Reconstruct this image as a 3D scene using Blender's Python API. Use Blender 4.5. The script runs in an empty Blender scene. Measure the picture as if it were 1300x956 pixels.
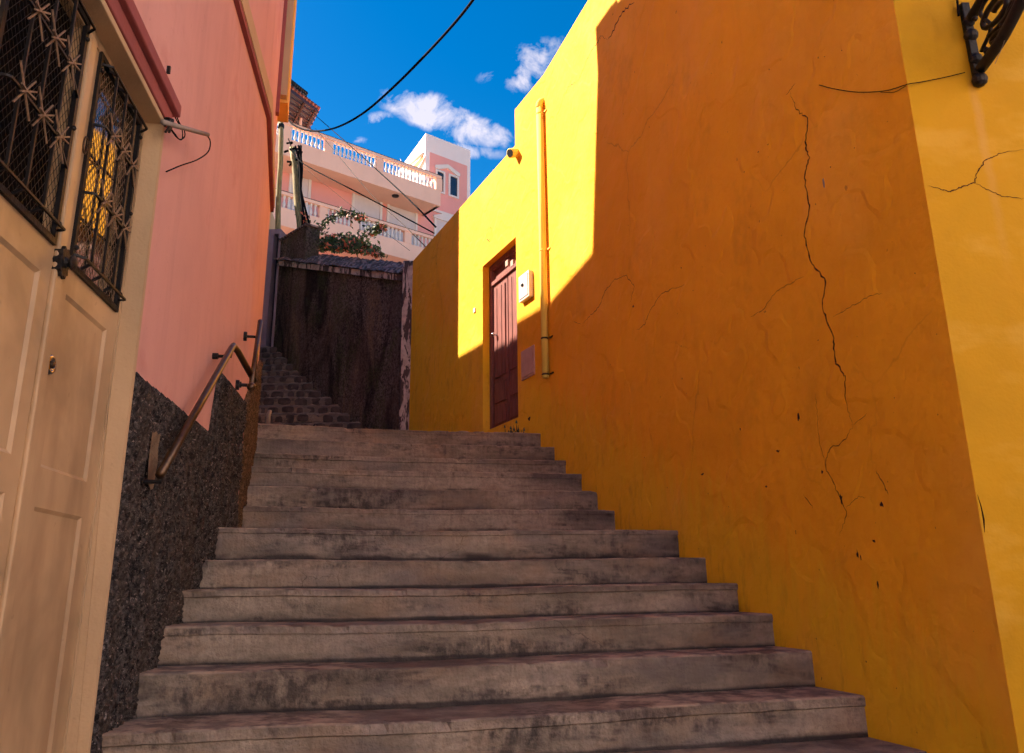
import bpy, math, random
from mathutils import Vector as V, Matrix
R = math.radians
random.seed(7)
C = bpy.context.scene.collection
sc = bpy.context.scene

# ------------------------------------------------------------------ camera
F = 1054.0                                     # focal length in photo pixels (photo 1300 wide)
TH = math.atan(0.294); RO = math.atan(43 / 3586)
fw = V((0, math.cos(TH), math.sin(TH)))
u0 = V((0, -math.sin(TH), math.cos(TH))); r0 = V((1, 0, 0))
up = u0 * math.cos(RO) + r0 * math.sin(RO)
rt = r0 * math.cos(RO) - u0 * math.sin(RO)
cd = bpy.data.cameras.new('camera'); cam = bpy.data.objects.new('camera', cd); C.objects.link(cam)
cam.matrix_world = Matrix(((rt.x, up.x, -fw.x, 0), (rt.y, up.y, -fw.y, 0), (rt.z, up.z, -fw.z, 0), (0, 0, 0, 1)))
cd.sensor_width = 36; cd.sensor_fit = 'HORIZONTAL'; cd.lens = 36 * F / 1300
cd.shift_y = -(478.0 - 433.5) / 1300
cd.clip_start = 0.05; cd.clip_end = 2000
sc.camera = cam

# ------------------------------------------------------------------ sky, sun, exposure
SUN = V((-.98, .20, 0)).normalized() * math.cos(R(42)) + V((0, 0, math.sin(R(42))))
SUN_STRENGTH, SKY_STRENGTH, EXPOSURE = 2.05, 0.10, 3.15
sd = bpy.data.lights.new('sun', 'SUN'); sd.energy = SUN_STRENGTH; sd.angle = R(0.5); sd.color = (1, .80, .64)
so = bpy.data.objects.new('sun', sd); C.objects.link(so)
so.rotation_euler = SUN.to_track_quat('Z', 'Y').to_euler(); so.location = (0, 0, 60)
def pray(x, y):
    return fw * F + rt * (x - 650) + up * (433.5 - y)
world = bpy.data.worlds.new('World'); sc.world = world; world.use_nodes = True
nt = world.node_tree; nt.nodes.clear(); N = nt.nodes.new; L = nt.links.new
wo = N('ShaderNodeOutputWorld'); bg = N('ShaderNodeBackground'); bg.inputs['Strength'].default_value = SKY_STRENGTH
sky = N('ShaderNodeTexSky'); sky.sky_type = 'NISHITA'; sky.sun_disc = False
sky.sun_elevation = R(42); sky.sun_rotation = math.atan2(SUN.x, SUN.y) % (2 * math.pi)
sky.altitude = 600; sky.air_density = 1.0; sky.dust_density = 0.4; sky.ozone_density = 1.6
SKYNODE = sky
hsv = N('ShaderNodeHueSaturation'); hsv.inputs['Saturation'].default_value = 1.5; hsv.inputs['Value'].default_value = .225
L(sky.outputs[0], hsv.inputs['Color'])
tc = N('ShaderNodeTexCoord')
nz = N('ShaderNodeTexNoise'); nz.inputs['Scale'].default_value = 26.0; nz.inputs['Detail'].default_value = 9; nz.inputs['Roughness'].default_value = .62
nz.inputs['Distortion'].default_value = .35
L(tc.outputs['Generated'], nz.inputs['Vector'])
acc = None
def mth(op, a, b=None, clamp=False):
    m = N('ShaderNodeMath'); m.operation = op; m.use_clamp = clamp
    for i, q in enumerate((a, b)):
        if q is None: continue
        if isinstance(q, (int, float)): m.inputs[i].default_value = q
        else: L(q, m.inputs[i])
    return m.outputs[0]
# cloud banks: each an oval patch of sky directions, torn by noise
for (cx, cy, wx, wy, amp, tilt) in [(548, 142, 75, 26, 1.0, .25), (605, 168, 62, 22, .95, .1), (520, 126, 34, 16, .7, .1), (672, 84, 34, 24, .72, -.9),
                                    (478, 150, 30, 9, .5, -.2), (628, 92, 26, 10, .42, -.4), (700, 60, 22, 10, .4, -.5), (590, 190, 60, 12, .6, .1), (455, 178, 16, 6, .35, 0)]:
    c0 = pray(cx, cy).normalized(); ex = (pray(cx + 1, cy + tilt).normalized() - c0); ey = pray(cx - tilt, cy + 1).normalized() - c0
    px_ = ex.length; ex.normalize(); ey.normalize()
    def dotn(v, k):
        d = N('ShaderNodeVectorMath'); d.operation = 'DOT_PRODUCT'; L(tc.outputs['Generated'], d.inputs[0]); d.inputs[1].default_value = v
        return mth('MULTIPLY', mth('SUBTRACT', d.outputs['Value'], v.dot(c0)), k)
    a = dotn(ex, 1 / (px_ * wx)); b = dotn(ey, 1 / (px_ * wy))
    q = mth('ADD', mth('MULTIPLY', a, a), mth('MULTIPLY', b, b))
    m = mth('MULTIPLY', mth('SUBTRACT', 1.0, q, True), amp)
    acc = m if acc is None else mth('MAXIMUM', acc, m)
cl = mth('ADD', acc, mth('MULTIPLY', mth('SUBTRACT', nz.outputs[0], .5), 3.6))
cl = mth('MULTIPLY', mth('SUBTRACT', cl, .28), 1.35, True)
cl = mth('MULTIPLY', cl, mth('MULTIPLY', acc, 2.2, True))
cl = mth('MULTIPLY', cl, .62)
mixc = N('ShaderNodeMix'); mixc.data_type = 'RGBA'
L(cl, mixc.inputs['Factor']); L(hsv.outputs[0], mixc.inputs['A']); mixc.inputs['B'].default_value = (1.6, 1.4, 1.4, 1)
CLOUDMIX = mixc
L(mixc.outputs['Result'], bg.inputs['Color']); L(bg.outputs[0], wo.inputs[0])
vs = sc.view_settings
vs.view_transform = 'Standard'; vs.look = 'None'; vs.gamma = 1; vs.exposure = EXPOSURE; vs.use_curve_mapping = False
sc.cycles.use_adaptive_sampling = True; sc.cycles.adaptive_threshold = .03; sc.cycles.caustics_reflective = False; sc.cycles.caustics_refractive = False; sc.cycles.max_bounces = 6; sc.cycles.diffuse_bounces = 5; sc.cycles.sample_clamp_indirect = 6

# ------------------------------------------------------------------ materials
def nodes(name):
    m = bpy.data.materials.new(name); m.use_nodes = True
    t = m.node_tree; return m, t, t.nodes['Principled BSDF']
class NT:
    def __init__(s, t): s.t = t; s.co = t.nodes.new('ShaderNodeTexCoord').outputs['Object']
    def n(s, k): return s.t.nodes.new(k)
    def l(s, a, b): s.t.links.new(a, b)
    def val(s, inp, q):
        if isinstance(q, (int, float)): inp.default_value = q
        elif isinstance(q, (tuple, list)): inp.default_value = (*q, 1) if len(q) == 3 and len(inp.default_value) == 4 else q
        else: s.l(q, inp)
    def math(s, op, a, b=None, c=None, clamp=False):
        m = s.n('ShaderNodeMath'); m.operation = op; m.use_clamp = clamp
        for i, q in enumerate((a, b, c)):
            if q is not None: s.val(m.inputs[i], q)
        return m.outputs[0]
    def mapv(s, scale=(1, 1, 1), loc=(0, 0, 0), rot=(0, 0, 0), src=None):
        m = s.n('ShaderNodeMapping'); m.inputs['Scale'].default_value = scale; m.inputs['Location'].default_value = loc
        m.inputs['Rotation'].default_value = rot
        s.l(src or s.co, m.inputs['Vector']); return m.outputs[0]
    def noise(s, scale, detail=4, rough=.55, v=None, dist=0):
        m = s.n('ShaderNodeTexNoise'); m.inputs['Scale'].default_value = scale; m.inputs['Detail'].default_value = min(detail, 4)
        m.inputs['Roughness'].default_value = rough; m.inputs['Distortion'].default_value = dist
        s.l(v or s.co, m.inputs['Vector']); return m.outputs[0]
    def vor(s, scale, v=None, feature='F1', out=0):
        m = s.n('ShaderNodeTexVoronoi'); m.inputs['Scale'].default_value = scale; m.feature = feature
        s.l(v or s.co, m.inputs['Vector']); return m.outputs[out]
    def ramp(s, f, a, b, clamp=True):          # maps a..b to 0..1
        m = s.n('ShaderNodeMapRange'); m.clamp = clamp; m.inputs['From Min'].default_value = a; m.inputs['From Max'].default_value = b
        s.l(f, m.inputs['Value']); return m.outputs[0]
    def mix(s, f, a, b, mode='MIX'):
        m = s.n('ShaderNodeMix'); m.data_type = 'RGBA'; m.blend_type = mode
        s.val(m.inputs['Factor'], f); s.val(m.inputs['A'], a); s.val(m.inputs['B'], b); return m.outputs['Result']
    def bump(s, h, strength, dist, normal=None):
        m = s.n('ShaderNodeBump'); m.inputs['Strength'].default_value = strength; m.inputs['Distance'].default_value = dist
        s.l(h, m.inputs['Height'])
        if normal: s.l(normal, m.inputs['Normal'])
        return m.outputs[0]
    def xyz(s, v=None):
        m = s.n('ShaderNodeSeparateXYZ'); s.l(v or s.co, m.inputs[0]); return m.outputs
def mul(c, k): return tuple(min(1, a * k) for a in c)
def plaster(name, col, dark=.75, light=1.12, streak=.3, bump=.35, scale=1.0, rough=.88, stain=None, stain_amt=0, fine=True):
    m, t, b = nodes(name); s = NT(t)
    big = s.ramp(s.noise(.9 * scale, 5, .6, dist=.4), .3, .7)
    c = s.mix(big, mul(col, dark), mul(col, light))
    st = s.ramp(s.noise(3.2 * scale, 5, .65, s.mapv((2.2, 2.2, .22))), .48, .72)
    c = s.mix(s.math('MULTIPLY', st, streak), c, mul(col, .62))
    if stain:
        q = s.ramp(s.noise(1.7 * scale, 7, .68, s.mapv(loc=(5, 3, 1))), .56, .66)
        c = s.mix(s.math('MULTIPLY', q, stain_amt), c, stain)
    sp = s.ramp(s.noise(42 * scale, 3, .5), .66, .74)
    c = s.mix(s.math('MULTIPLY', sp, .22), c, mul(col, .5))
    s.l(c, b.inputs['Base Color']); b.inputs['Roughness'].default_value = rough
    b.inputs['Specular IOR Level'].default_value = .25
    h = s.math('ADD', s.math('MULTIPLY', s.noise(7 * scale, 2, .55), .7), s.math('MULTIPLY', s.noise(70 * scale, 1, .6), .16))
    h = s.math('ADD', h, s.math('MULTIPLY', s.noise(1.6 * scale, 1), 1.2))
    s.l(s.bump(h, bump, .03), b.inputs['Normal'])
    return m
def simple(name, col, rough=.6, metal=0, var=.12, bump=.1, scale=20, spec=.4, dirt=None):
    m, t, b = nodes(name); s = NT(t)
    f = s.noise(scale, 5, .6)
    c = s.mix(s.ramp(f, .35, .65), mul(col, 1 - var), mul(col, 1 + var))
    if dirt: c = s.mix(s.math('MULTIPLY', s.ramp(s.noise(scale * .4, 6, .7), .5, .7), dirt[1]), c, dirt[0])
    s.l(c, b.inputs['Base Color']); b.inputs['Roughness'].default_value = rough; b.inputs['Metallic'].default_value = metal
    b.inputs['Specular IOR Level'].default_value = spec
    if bump: s.l(s.bump(f, bump, .01), b.inputs['Normal'])
    return m
ORANGE = (.98, .455, .014); YEL = (.58, .30, .003); PINK = (.66, .35, .31)
def orange_wall():
    m, t, b = nodes('orange_plaster'); s = NT(t); x = s.xyz()
    big = s.ramp(s.noise(.8, 5, .6, dist=.6), .3, .7)
    c = s.mix(big, mul(ORANGE, .86), mul(ORANGE, 1.06))
    st = s.ramp(s.noise(5, 6, .65, s.mapv((2.4, 2.4, .16))), .5, .75)
    c = s.mix(s.math('MULTIPLY', st, .16), c, (.72, .34, .012))
    # thinner, yellower coat just above the stairs, brushed on in upright strokes
    base = s.math('SUBTRACT', x[2], s.math('MULTIPLY_ADD', x[1], .52, .722))
    edge = s.math('MULTIPLY', s.noise(4, 5, .6, s.mapv((3, 3, .35))), .9)
    band = s.ramp(s.math('SUBTRACT', base, edge), .15, -.30)
    c = s.mix(s.math('MULTIPLY', band, .75), c, (.86, .56, .02))
    pale = s.ramp(s.noise(1.5, 6, .6, s.mapv((1, 1, .5), (3, 1, 9))), .60, .74)
    c = s.mix(s.math('MULTIPLY', pale, .25), c, (.80, .42, .04))
    gr = s.ramp(s.noise(2.3, 8, .72, s.mapv((1, 1, .7), (9, 2, 4))), .57, .72)
    c = s.mix(s.math('MULTIPLY', gr, .30), c, (.50, .24, .012))
    ed = s.vor(.62, s.warp(s.co), 'DISTANCE_TO_EDGE')
    msk = s.math('MULTIPLY', s.ramp(s.noise(.75, 3, .5, s.mapv(loc=(2, 8, 5))), .52, .64), s.ramp(x[2], 1.9, 2.8))
    c = s.mix(s.math('MULTIPLY', s.math('MULTIPLY', s.ramp(ed, .05, .0), msk), .12), c, (.50, .20, .012))
    hair = s.math('MULTIPLY', s.ramp(ed, .0045, .001), msk)
    c = s.mix(s.math('MULTIPLY', hair, .35), c, (.12, .035, .004))
    lite = s.ramp(s.noise(1.1, 5, .6, s.mapv((1, 1, .8), (7, 7, 2))), .52, .70)
    c = s.mix(s.math('MULTIPLY', lite, .30), c, (.98, .52, .09))
    low = s.math('MULTIPLY', s.ramp(base, .5, -.1), s.ramp(s.noise(14, 4, .7, s.mapv((1, 1, .3))), .54, .68))
    c = s.mix(s.math('MULTIPLY', low, .28), c, (.30, .13, .01))
    sp = s.ramp(s.noise(30, 2, .5, s.mapv((1, 1, .8))), .76, .78)
    c = s.mix(s.math('MULTIPLY', sp, .6), c, (.14, .05, .01))
    s.l(c, b.inputs['Base Color']); b.inputs['Roughness'].default_value = .8; b.inputs['Specular IOR Level'].default_value = .25
    h = s.math('ADD', s.math('MULTIPLY', s.noise(5, 3, .6), .9), s.math('MULTIPLY', s.noise(60, 2, .6), .14))
    h = s.math('ADD', h, s.math('MULTIPLY', s.noise(1.4, 1), 1.6))
    h = s.math('ADD', h, s.math('MULTIPLY', s.ramp(s.noise(2.2, 2, .5, s.mapv(loc=(3, 3, 3))), .50, .54), .28))
    s.l(s.bump(h, .5, .03), b.inputs['Normal'])
    return m
def concrete(name, c0=(.27, .215, .175), grime_shade=(.030, .025, .028), amt=.8):
    m, t, b = nodes(name); s = NT(t)
    oi = s.n('ShaderNodeObjectInfo'); add = s.n('ShaderNodeVectorMath'); add.operation = 'ADD'
    comb = s.n('ShaderNodeCombineXYZ'); s.l(s.math('MULTIPLY', oi.outputs['Random'], 37), comb.inputs[0]); s.l(s.math('MULTIPLY', oi.outputs['Random'], 53), comb.inputs[1])
    s.l(s.co, add.inputs[0]); s.l(comb.outputs[0], add.inputs[1]); v = add.outputs[0]
    x = s.xyz()
    c = s.mix(s.ramp(s.noise(1.5, 5, .65, s.mapv((.8, .8, 3.2), src=v)), .35, .65), mul(c0, .50), mul(c0, 1.35))
    c = s.mix(s.math('MULTIPLY', s.ramp(s.noise(28, 5, .75, v), .42, .68), .5), c, mul(c0, .42))
    warm = s.ramp(s.noise(2.1, 4, .6, s.mapv((1, 1, 1.6), (4, 4, 4), src=v)), .5, .68)
    c = s.mix(s.math('MULTIPLY', warm, .40), c, (.34, .215, .13))
    blu = s.ramp(s.noise(1.6, 5, .6, s.mapv((1, 1, 2.2), (7, 1, 4), src=v)), .48, .64)
    c = s.mix(s.math('MULTIPLY', blu, .35), c, (.13, .125, .15))
    # long dirty smears, each step with its own share
    own = s.math('MULTIPLY', oi.outputs['Random'], .05)
    n1 = s.noise(1.35, 5, .74, s.mapv((1, 1, 4.0), (0, 3, 0), src=v), .3)
    g = s.ramp(s.math('ADD', n1, own), .525, .64)
    brk = s.ramp(s.noise(19, 5, .7, s.mapv((1, 1, .6), src=v)), .38, .60)
    c = s.mix(s.math('MULTIPLY', s.math('MULTIPLY', g, brk), amt), c, grime_shade)
    # black line where riser meets the tread below, thin and broken
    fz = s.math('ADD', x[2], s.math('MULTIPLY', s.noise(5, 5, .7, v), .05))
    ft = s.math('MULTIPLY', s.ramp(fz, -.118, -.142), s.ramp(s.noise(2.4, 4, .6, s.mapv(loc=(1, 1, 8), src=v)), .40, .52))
    c = s.mix(s.math('MULTIPLY', ft, .8), c, grime_shade)
    tg = s.n('ShaderNodeTexCoord'); gz = s.xyz(tg.outputs['Generated'])[2]
    seam = s.math('MULTIPLY', s.ramp(s.math('ADD', gz, s.math('MULTIPLY', s.noise(6, 3, .6, v), .10)), .23, .18), .8)  # dark foot line: tread shadow put into the colour, with the dirt
    c = s.mix(seam, c, grime_shade)
    geo = s.n('ShaderNodeNewGeometry'); nzz = s.xyz(geo.outputs['True Normal'])[2]
    tr = s.math('MULTIPLY', s.ramp(nzz, .8, .95), s.ramp(s.noise(3, 4, .65, s.mapv((1, 1, 1), (5, 5, 1), src=v)), .30, .60))
    c = s.mix(s.math('MULTIPLY', tr, .75), c, (.085, .050, .045))
    # drips from the nosing
    dr = s.math('MULTIPLY', s.ramp(s.noise(16, 4, .65, s.mapv((1, 1, .12), (1, 2, 3), src=v)), .54, .66), s.ramp(x[2], -.14, -.02))
    c = s.mix(s.math('MULTIPLY', dr, .38), c, mul(grime_shade, 1.6))
    top = s.math('MULTIPLY', s.ramp(x[2], -.06, -.025), s.ramp(s.noise(2.0, 5, .7, s.mapv(loc=(3, 9, 3), src=v)), .46, .6))
    c = s.mix(s.math('MULTIPLY', top, .45), c, (.075, .055, .055))
    edge = s.math('MULTIPLY', s.ramp(x[2], -.012, -.005), s.ramp(s.noise(7, 4, .65, v), .44, .58))
    c = s.mix(s.math('MULTIPLY', edge, .7), c, (.46, .35, .26))
    cr = s.ramp(s.vor(1.7, s.mapv((1, 1, 1.6), src=s.warp(v)), 'DISTANCE_TO_EDGE'), .006, .0015)
    crm = s.ramp(s.noise(.9, 2, .5, s.mapv(loc=(1, 7, 0), src=v)), .56, .64)
    crk = s.math('MULTIPLY', cr, crm)
    c = s.mix(s.math('MULTIPLY', crk, .5), c, (.03, .022, .02))
    s.l(c, b.inputs['Base Color']); b.inputs['Roughness'].default_value = .82; b.inputs['Specular IOR Level'].default_value = .3
    h = s.math('ADD', s.math('MULTIPLY', s.noise(9, 3, .65, v), 1.0), s.math('MULTIPLY', s.noise(80, 1, .65, v), .35))
    s.l(s.bump(h, .7, .02), b.inputs['Normal'])
    return m
def _warp(s, v):
    n = s.n('ShaderNodeTexNoise'); n.inputs['Scale'].default_value = 6; n.inputs['Detail'].default_value = 4; s.l(v, n.inputs['Vector'])
    a = s.n('ShaderNodeVectorMath'); a.operation = 'MULTIPLY_ADD'; s.l(n.outputs[1], a.inputs[0]); a.inputs[1].default_value = (.16,) * 3; s.l(v, a.inputs[2])
    return a.outputs[0]
NT.warp = _warp
def roughcast(name='dark_roughcast', lo=(.014, .013, .016), hi=(.105, .092, .090), sp=(.26, .22, .21)):
    m, t, b = nodes(name); s = NT(t)
    v = s.vor(60, s.co); f = s.noise(30, 5, .85)
    c = s.mix(s.ramp(f, .42, .60), lo, hi)
    c = s.mix(s.ramp(s.noise(75, 3, .6), .60, .68), c, sp)
    c = s.mix(s.math('MULTIPLY', s.ramp(s.noise(3, 5, .6, s.mapv((2, 2, .3))), .45, .7), .5), c, (.09, .062, .045))
    s.l(c, b.inputs['Base Color']); b.inputs['Roughness'].default_value = .95; b.inputs['Specular IOR Level'].default_value = .15
    s.l(s.bump(s.math('ADD', s.math('MULTIPLY', v, .6), f), .9, .02), b.inputs['Normal'])
    return m
def old_render():
    m, t, b = nodes('weathered_dark_render'); s = NT(t); x = s.xyz()
    f = s.noise(26, 5, .85)
    c = s.mix(s.ramp(f, .43, .58), (.048, .034, .030), (.30, .215, .18))
    up_ = s.ramp(s.noise(1.3, 5, .6, s.mapv((1, 1, .6), (2, 2, 2))), .42, .60)
    c = s.mix(s.math('MULTIPLY', up_, .55), c, (.19, .115, .085))
    dn = s.ramp(s.noise(1.1, 5, .62, s.mapv((1.5, 1.5, .5)), .6), .46, .60)
    c = s.mix(s.math('MULTIPLY', dn, .85), c, (.022, .013, .014))
    ln = s.ramp(s.noise(1.0, 5, .62, s.mapv((1.9, 1.9, .45), (4, 2, 8)), .5), .57, .64)
    ln = s.math('MULTIPLY', ln, s.ramp(s.noise(30, 4, .7), .40, .56))
    c = s.mix(s.math('MULTIPLY', ln, .7), c, (.36, .22, .13))
    ms = s.math('MULTIPLY', s.ramp(s.noise(1.5, 5, .65, s.mapv((1.2, 1.2, .7), (8, 1, 3))), .50, .60), s.ramp(s.noise(38, 4, .7), .46, .56))
    c = s.mix(s.math('MULTIPLY', ms, .6), c, (.13, .14, .05))
    s.l(c, b.inputs['Base Color']); b.inputs['Roughness'].default_value = .95; b.inputs['Specular IOR Level'].default_value = .15
    s.l(s.bump(s.math('ADD', f, s.math('MULTIPLY', s.noise(6, 5, .6), 1.5)), 1.0, .06), b.inputs['Normal'])
    return m
def peeling():
    m, t, b = nodes('peeling_lime'); s = NT(t)
    c = s.mix(s.ramp(s.noise(9, 4, .6), .35, .65), (.42, .32, .29), (.66, .54, .48))
    d = s.ramp(s.noise(3.4, 5, .7, s.mapv((2, 2, .55)), .5), .49, .52)
    c = s.mix(d, c, (.075, .05, .05))
    s.l(c, b.inputs['Base Color']); b.inputs['Roughness'].default_value = .9
    s.l(s.bump(d, .5, -.01), b.inputs['Normal']); return m
def wood(name, col, grain=(14, 14, 1), rough=.55, amt=.35):
    m, t, b = nodes(name); s = NT(t)
    g = s.noise(5, 6, .65, s.mapv(grain), .6)
    c = s.mix(s.ramp(g, .35, .65), mul(col, 1 - amt), mul(col, 1 + amt))
    s.l(c, b.inputs['Base Color']); b.inputs['Roughness'].default_value = rough; b.inputs['Specular IOR Level'].default_value = .35
    s.l(s.bump(g, .3, .006), b.inputs['Normal']); return m
def cobble():
    m, t, b = nodes('cobble_masonry'); s = NT(t)
    v = s.mapv((1, 1, 1.5), src=s.warp(s.co))
    ed = s.vor(4.3, v, 'DISTANCE_TO_EDGE'); cc = s.vor(4.3, v, 'F1', 1)
    st = s.ramp(ed, .05, .11)
    sep = s.n('ShaderNodeSeparateColor'); s.l(cc, sep.inputs[0])
    stone = s.mix(s.ramp(sep.outputs[0], .1, .9), (.045, .032, .030), (.15, .105, .085))
    c = s.mix(st, (.155, .120, .105), stone)
    c = s.mix(s.math('MULTIPLY', s.ramp(s.noise(22, 5, .7), .4, .7), .35), c, (.04, .03, .03))
    s.l(c, b.inputs['Base Color']); b.inputs['Roughness'].default_value = .85
    s.l(s.bump(s.math('ADD', s.math('MULTIPLY', st, .8), s.math('MULTIPLY', s.noise(40, 4), .3)), .8, .03), b.inputs['Normal']); return m
def slate():
    m, t, b = nodes('rough_slate_coping'); s = NT(t)
    w = s.n('ShaderNodeTexWave'); w.inputs['Scale'].default_value = 4.2; w.inputs['Distortion'].default_value = 7; w.inputs['Detail'].default_value = 4
    s.l(s.mapv(rot=(0, R(35), R(46))), w.inputs['Vector'])
    f = s.noise(18, 6, .7)
    c = s.mix(s.ramp(w.outputs[1], .2, .8), (.12, .068, .056), (.36, .225, .19))
    c = s.mix(s.math('MULTIPLY', s.ramp(f, .5, .7), .6), c, (.08, .048, .04))
    s.l(c, b.inputs['Base Color']); b.inputs['Roughness'].default_value = .8
    s.l(s.bump(s.math('ADD', w.outputs[1], f), .9, .04), b.inputs['Normal']); return m
def door_paint():
    m, t, b = nodes('cream_door_paint'); s = NT(t)
    col = (.46, .315, .18)
    c = s.mix(s.ramp(s.noise(1.6, 4, .65, dist=.5), .36, .64), mul(col, .74), mul(col, 1.12))
    g = s.ramp(s.noise(2.2, 6, .62, s.mapv((1.4, 1.4, .35), (2, 2, 2))), .5, .72)
    c = s.mix(s.math('MULTIPLY', g, .65), c, (.22, .13, .07))
    sp = s.ramp(s.noise(30, 3, .5), .70, .75)
    c = s.mix(s.math('MULTIPLY', sp, .25), c, (.18, .10, .06))
    s.l(c, b.inputs['Base Color']); b.inputs['Roughness'].default_value = .42; b.inputs['Specular IOR Level'].default_value = .4
    s.l(s.bump(s.math('ADD', s.noise(3, 3), s.math('MULTIPLY', s.noise(90, 2), .05)), .22, .02), b.inputs['Normal']); return m
def glass(name, col=(.02, .02, .02), rough=.06, ior=1.8):
    m, t, b = nodes(name); b.inputs['Base Color'].default_value = (*col, 1); b.inputs['Roughness'].default_value = rough
    b.inputs['Specular IOR Level'].default_value = .5; b.inputs['IOR'].default_value = ior; return m
M = dict(
    orange=orange_wall(), yellow=plaster('yellow_plaster', YEL, .82, 1.05, .25, .3, stain=(.80, .55, .14), stain_amt=.4),
    pink=plaster('pink_plaster', PINK, .90, 1.06, .22, .22, stain=(.50, .19, .15), stain_amt=.3), pinkd=plaster('dusky_pink_paint', (.30, .085, .085), .85, 1.1),
    cream=plaster('cream_trim', (.52, .37, .22), .85, 1.1), ochre=plaster('ochre_face', (.78, .42, .10), .85, 1.1, .3, .2),
    door=door_paint(), iron=simple('black_iron', (.009, .008, .009), .5, 0, .3, .3, 60, .28), ironb=simple('worn_iron', (.20, .13, .085), .55, .1, .35, .3, 50, .4),
    chrome=simple('chrome', (.5, .48, .46), .18, 1, .1, 0), brass=simple('dark_brass', (.05, .035, .025), .35, .8),
    rough=roughcast(), roughtan=roughcast('brown_roughcast', (.05, .03, .018), (.20, .125, .07), (.34, .24, .15)), oldr=old_render(), conc=concrete('worn_concrete', (.285, .235, .19)), mortar=concrete('old_mortar', (.24, .165, .115)), mort2=plaster('patch_mortar', (.25, .17, .11), .5, 1.2, .6, .8, 6), stone=simple('basalt_stone', (.070, .045, .036), .7, 0, .6, .6, 7), slate=slate(),
    tan=plaster('tan_render', (.36, .24, .13), .65, 1.1, .5, .6, 3), wood=wood('brown_door_wood', (.21, .075, .062)), pipey=plaster('yellow_pipe_paint', (.92, .74, .16), .85, 1.05, .2, .1),
    white=simple('white_plastic', (.66, .63, .60), .5, 0, .05, .02, 8, .4, ((.4, .3, .22), .4)), boxpink=simple('grey_painted_metal', (.52, .34, .28), .5, 0, .08, .05, 8),
    white_trim=plaster('white_trim_paint', (.74, .70, .68), .93, 1.04, .12, .1), facade=plaster('peach_band_paint', (.90, .585, .455), .93, 1.05, .12, .1, .4),
    fpink=plaster('facade_pink_paint', (.80, .37, .34), .93, 1.05, .12, .1, .4), tower=plaster('tower_white_paint', (.80, .74, .74), .95, 1.03, .08, .1, .4),
    shutter=simple('roller_shutter', (.62, .56, .58), .5, 0, .04, .05, 3), dglass=glass('dark_window_glass'), mirror=glass('door_window_glass', (.03, .02, .01), .05, 2.6),
    pole=wood('weathered_pole', (.27, .23, .11), (9, 9, .8), .8, .5), cable=simple('black_cable', (.008, .007, .009), .9, 0, .1, 0, 20, .05),
    cableg=simple('grey_cable', (.07, .055, .05), .9, 0, .1, 0, 20, .05), pale=simple('pale_cable', (.30, .25, .22), .8, 0, .1, 0, 20, .1), pergola=wood('pergola_timber', (.050, .014, .009), (2, 2, 2)), tile=simple('roof_tile', (.30, .085, .05), .8, 0, .35, .5, 9),
    soil=plaster('earth', (.42, .31, .22), .7, 1.2, .1, .8, 1), pave=concrete('pavement', (.26, .21, .18)), street=plaster('pale_street_paving', (.46, .38, .31), .8, 1.1, .1, .4), lav=plaster('lavender_paint', (.34, .24, .27), .8, 1.1, .5, .3, 2),
    dark=simple('unlit_opening', (.004, .0035, .004), .9, 0, .1, 0, 20, .03), pvc=simple('pvc', (.24, .19, .16), .5), leaf=simple('leaf_green', (.085, .135, .040), .55, 0, .5, .1, 12), leafd=simple('leaf_dark', (.030, .05, .020), .55, 0, .4, .1, 12),
    stem=wood('stem', (.10, .07, .04)), flower=simple('orange_bract', (.85, .17, .07), .6, 0, .35, 0, 14), flowerp=simple('pink_bract', (.88, .34, .26), .6, 0, .25, 0, 14),
    crack=simple('crack_dark', (.05, .014, .003), .95), scrape=simple('scrape_mark', (.055, .022, .010), .95), chip=simple('chipped_plaster', (.30, .27, .24), .9), peel=peeling(),
    redpole=simple('awning_cloth', (.75, .20, .06), .7), moss=simple('moss', (.03, .035, .012), .95), rubber=simple('bronze_paint', (.075, .036, .014), .34, .55, .3, .03, 30, .8))

# ------------------------------------------------------------------ mesh builders
BASE = {}
def tag(o, label=None, cat=None, group=None, kind=None):
    for k, v in (('label', label), ('category', cat), ('group', group), ('kind', kind)):
        if v: o[k] = v
    return o
def thing(name, loc, label, cat, group=None):
    o = bpy.data.objects.new(name, None); C.objects.link(o); o.location = loc; BASE[o.name] = V(loc); o.empty_display_size = .1
    return tag(o, label, cat, group)
class Fr:
    """vertical plane: s along it, z up, n out of it"""
    def __init__(f, P, d, n_to):
        f.P = V((P[0], P[1], 0)); f.d = V((d[0], d[1], 0)).normalized(); f.n = V((f.d.y, -f.d.x, 0))
        if f.n.dot(V((n_to[0], n_to[1], 0)) - f.P) < 0: f.n = -f.n
    def w(f, s, z, n=0): return f.P + f.d * s + f.n * n + V((0, 0, z))
    def at(f, x, y, off=0):
        r = pray(x, y); k = (f.P.dot(f.n) + off) / r.dot(f.n); p = r * k
        return ((p - f.P).dot(f.d), p.z)
    def pt(f, x, y, off=0): return f.w(*f.at(x, y, off), off)
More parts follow.
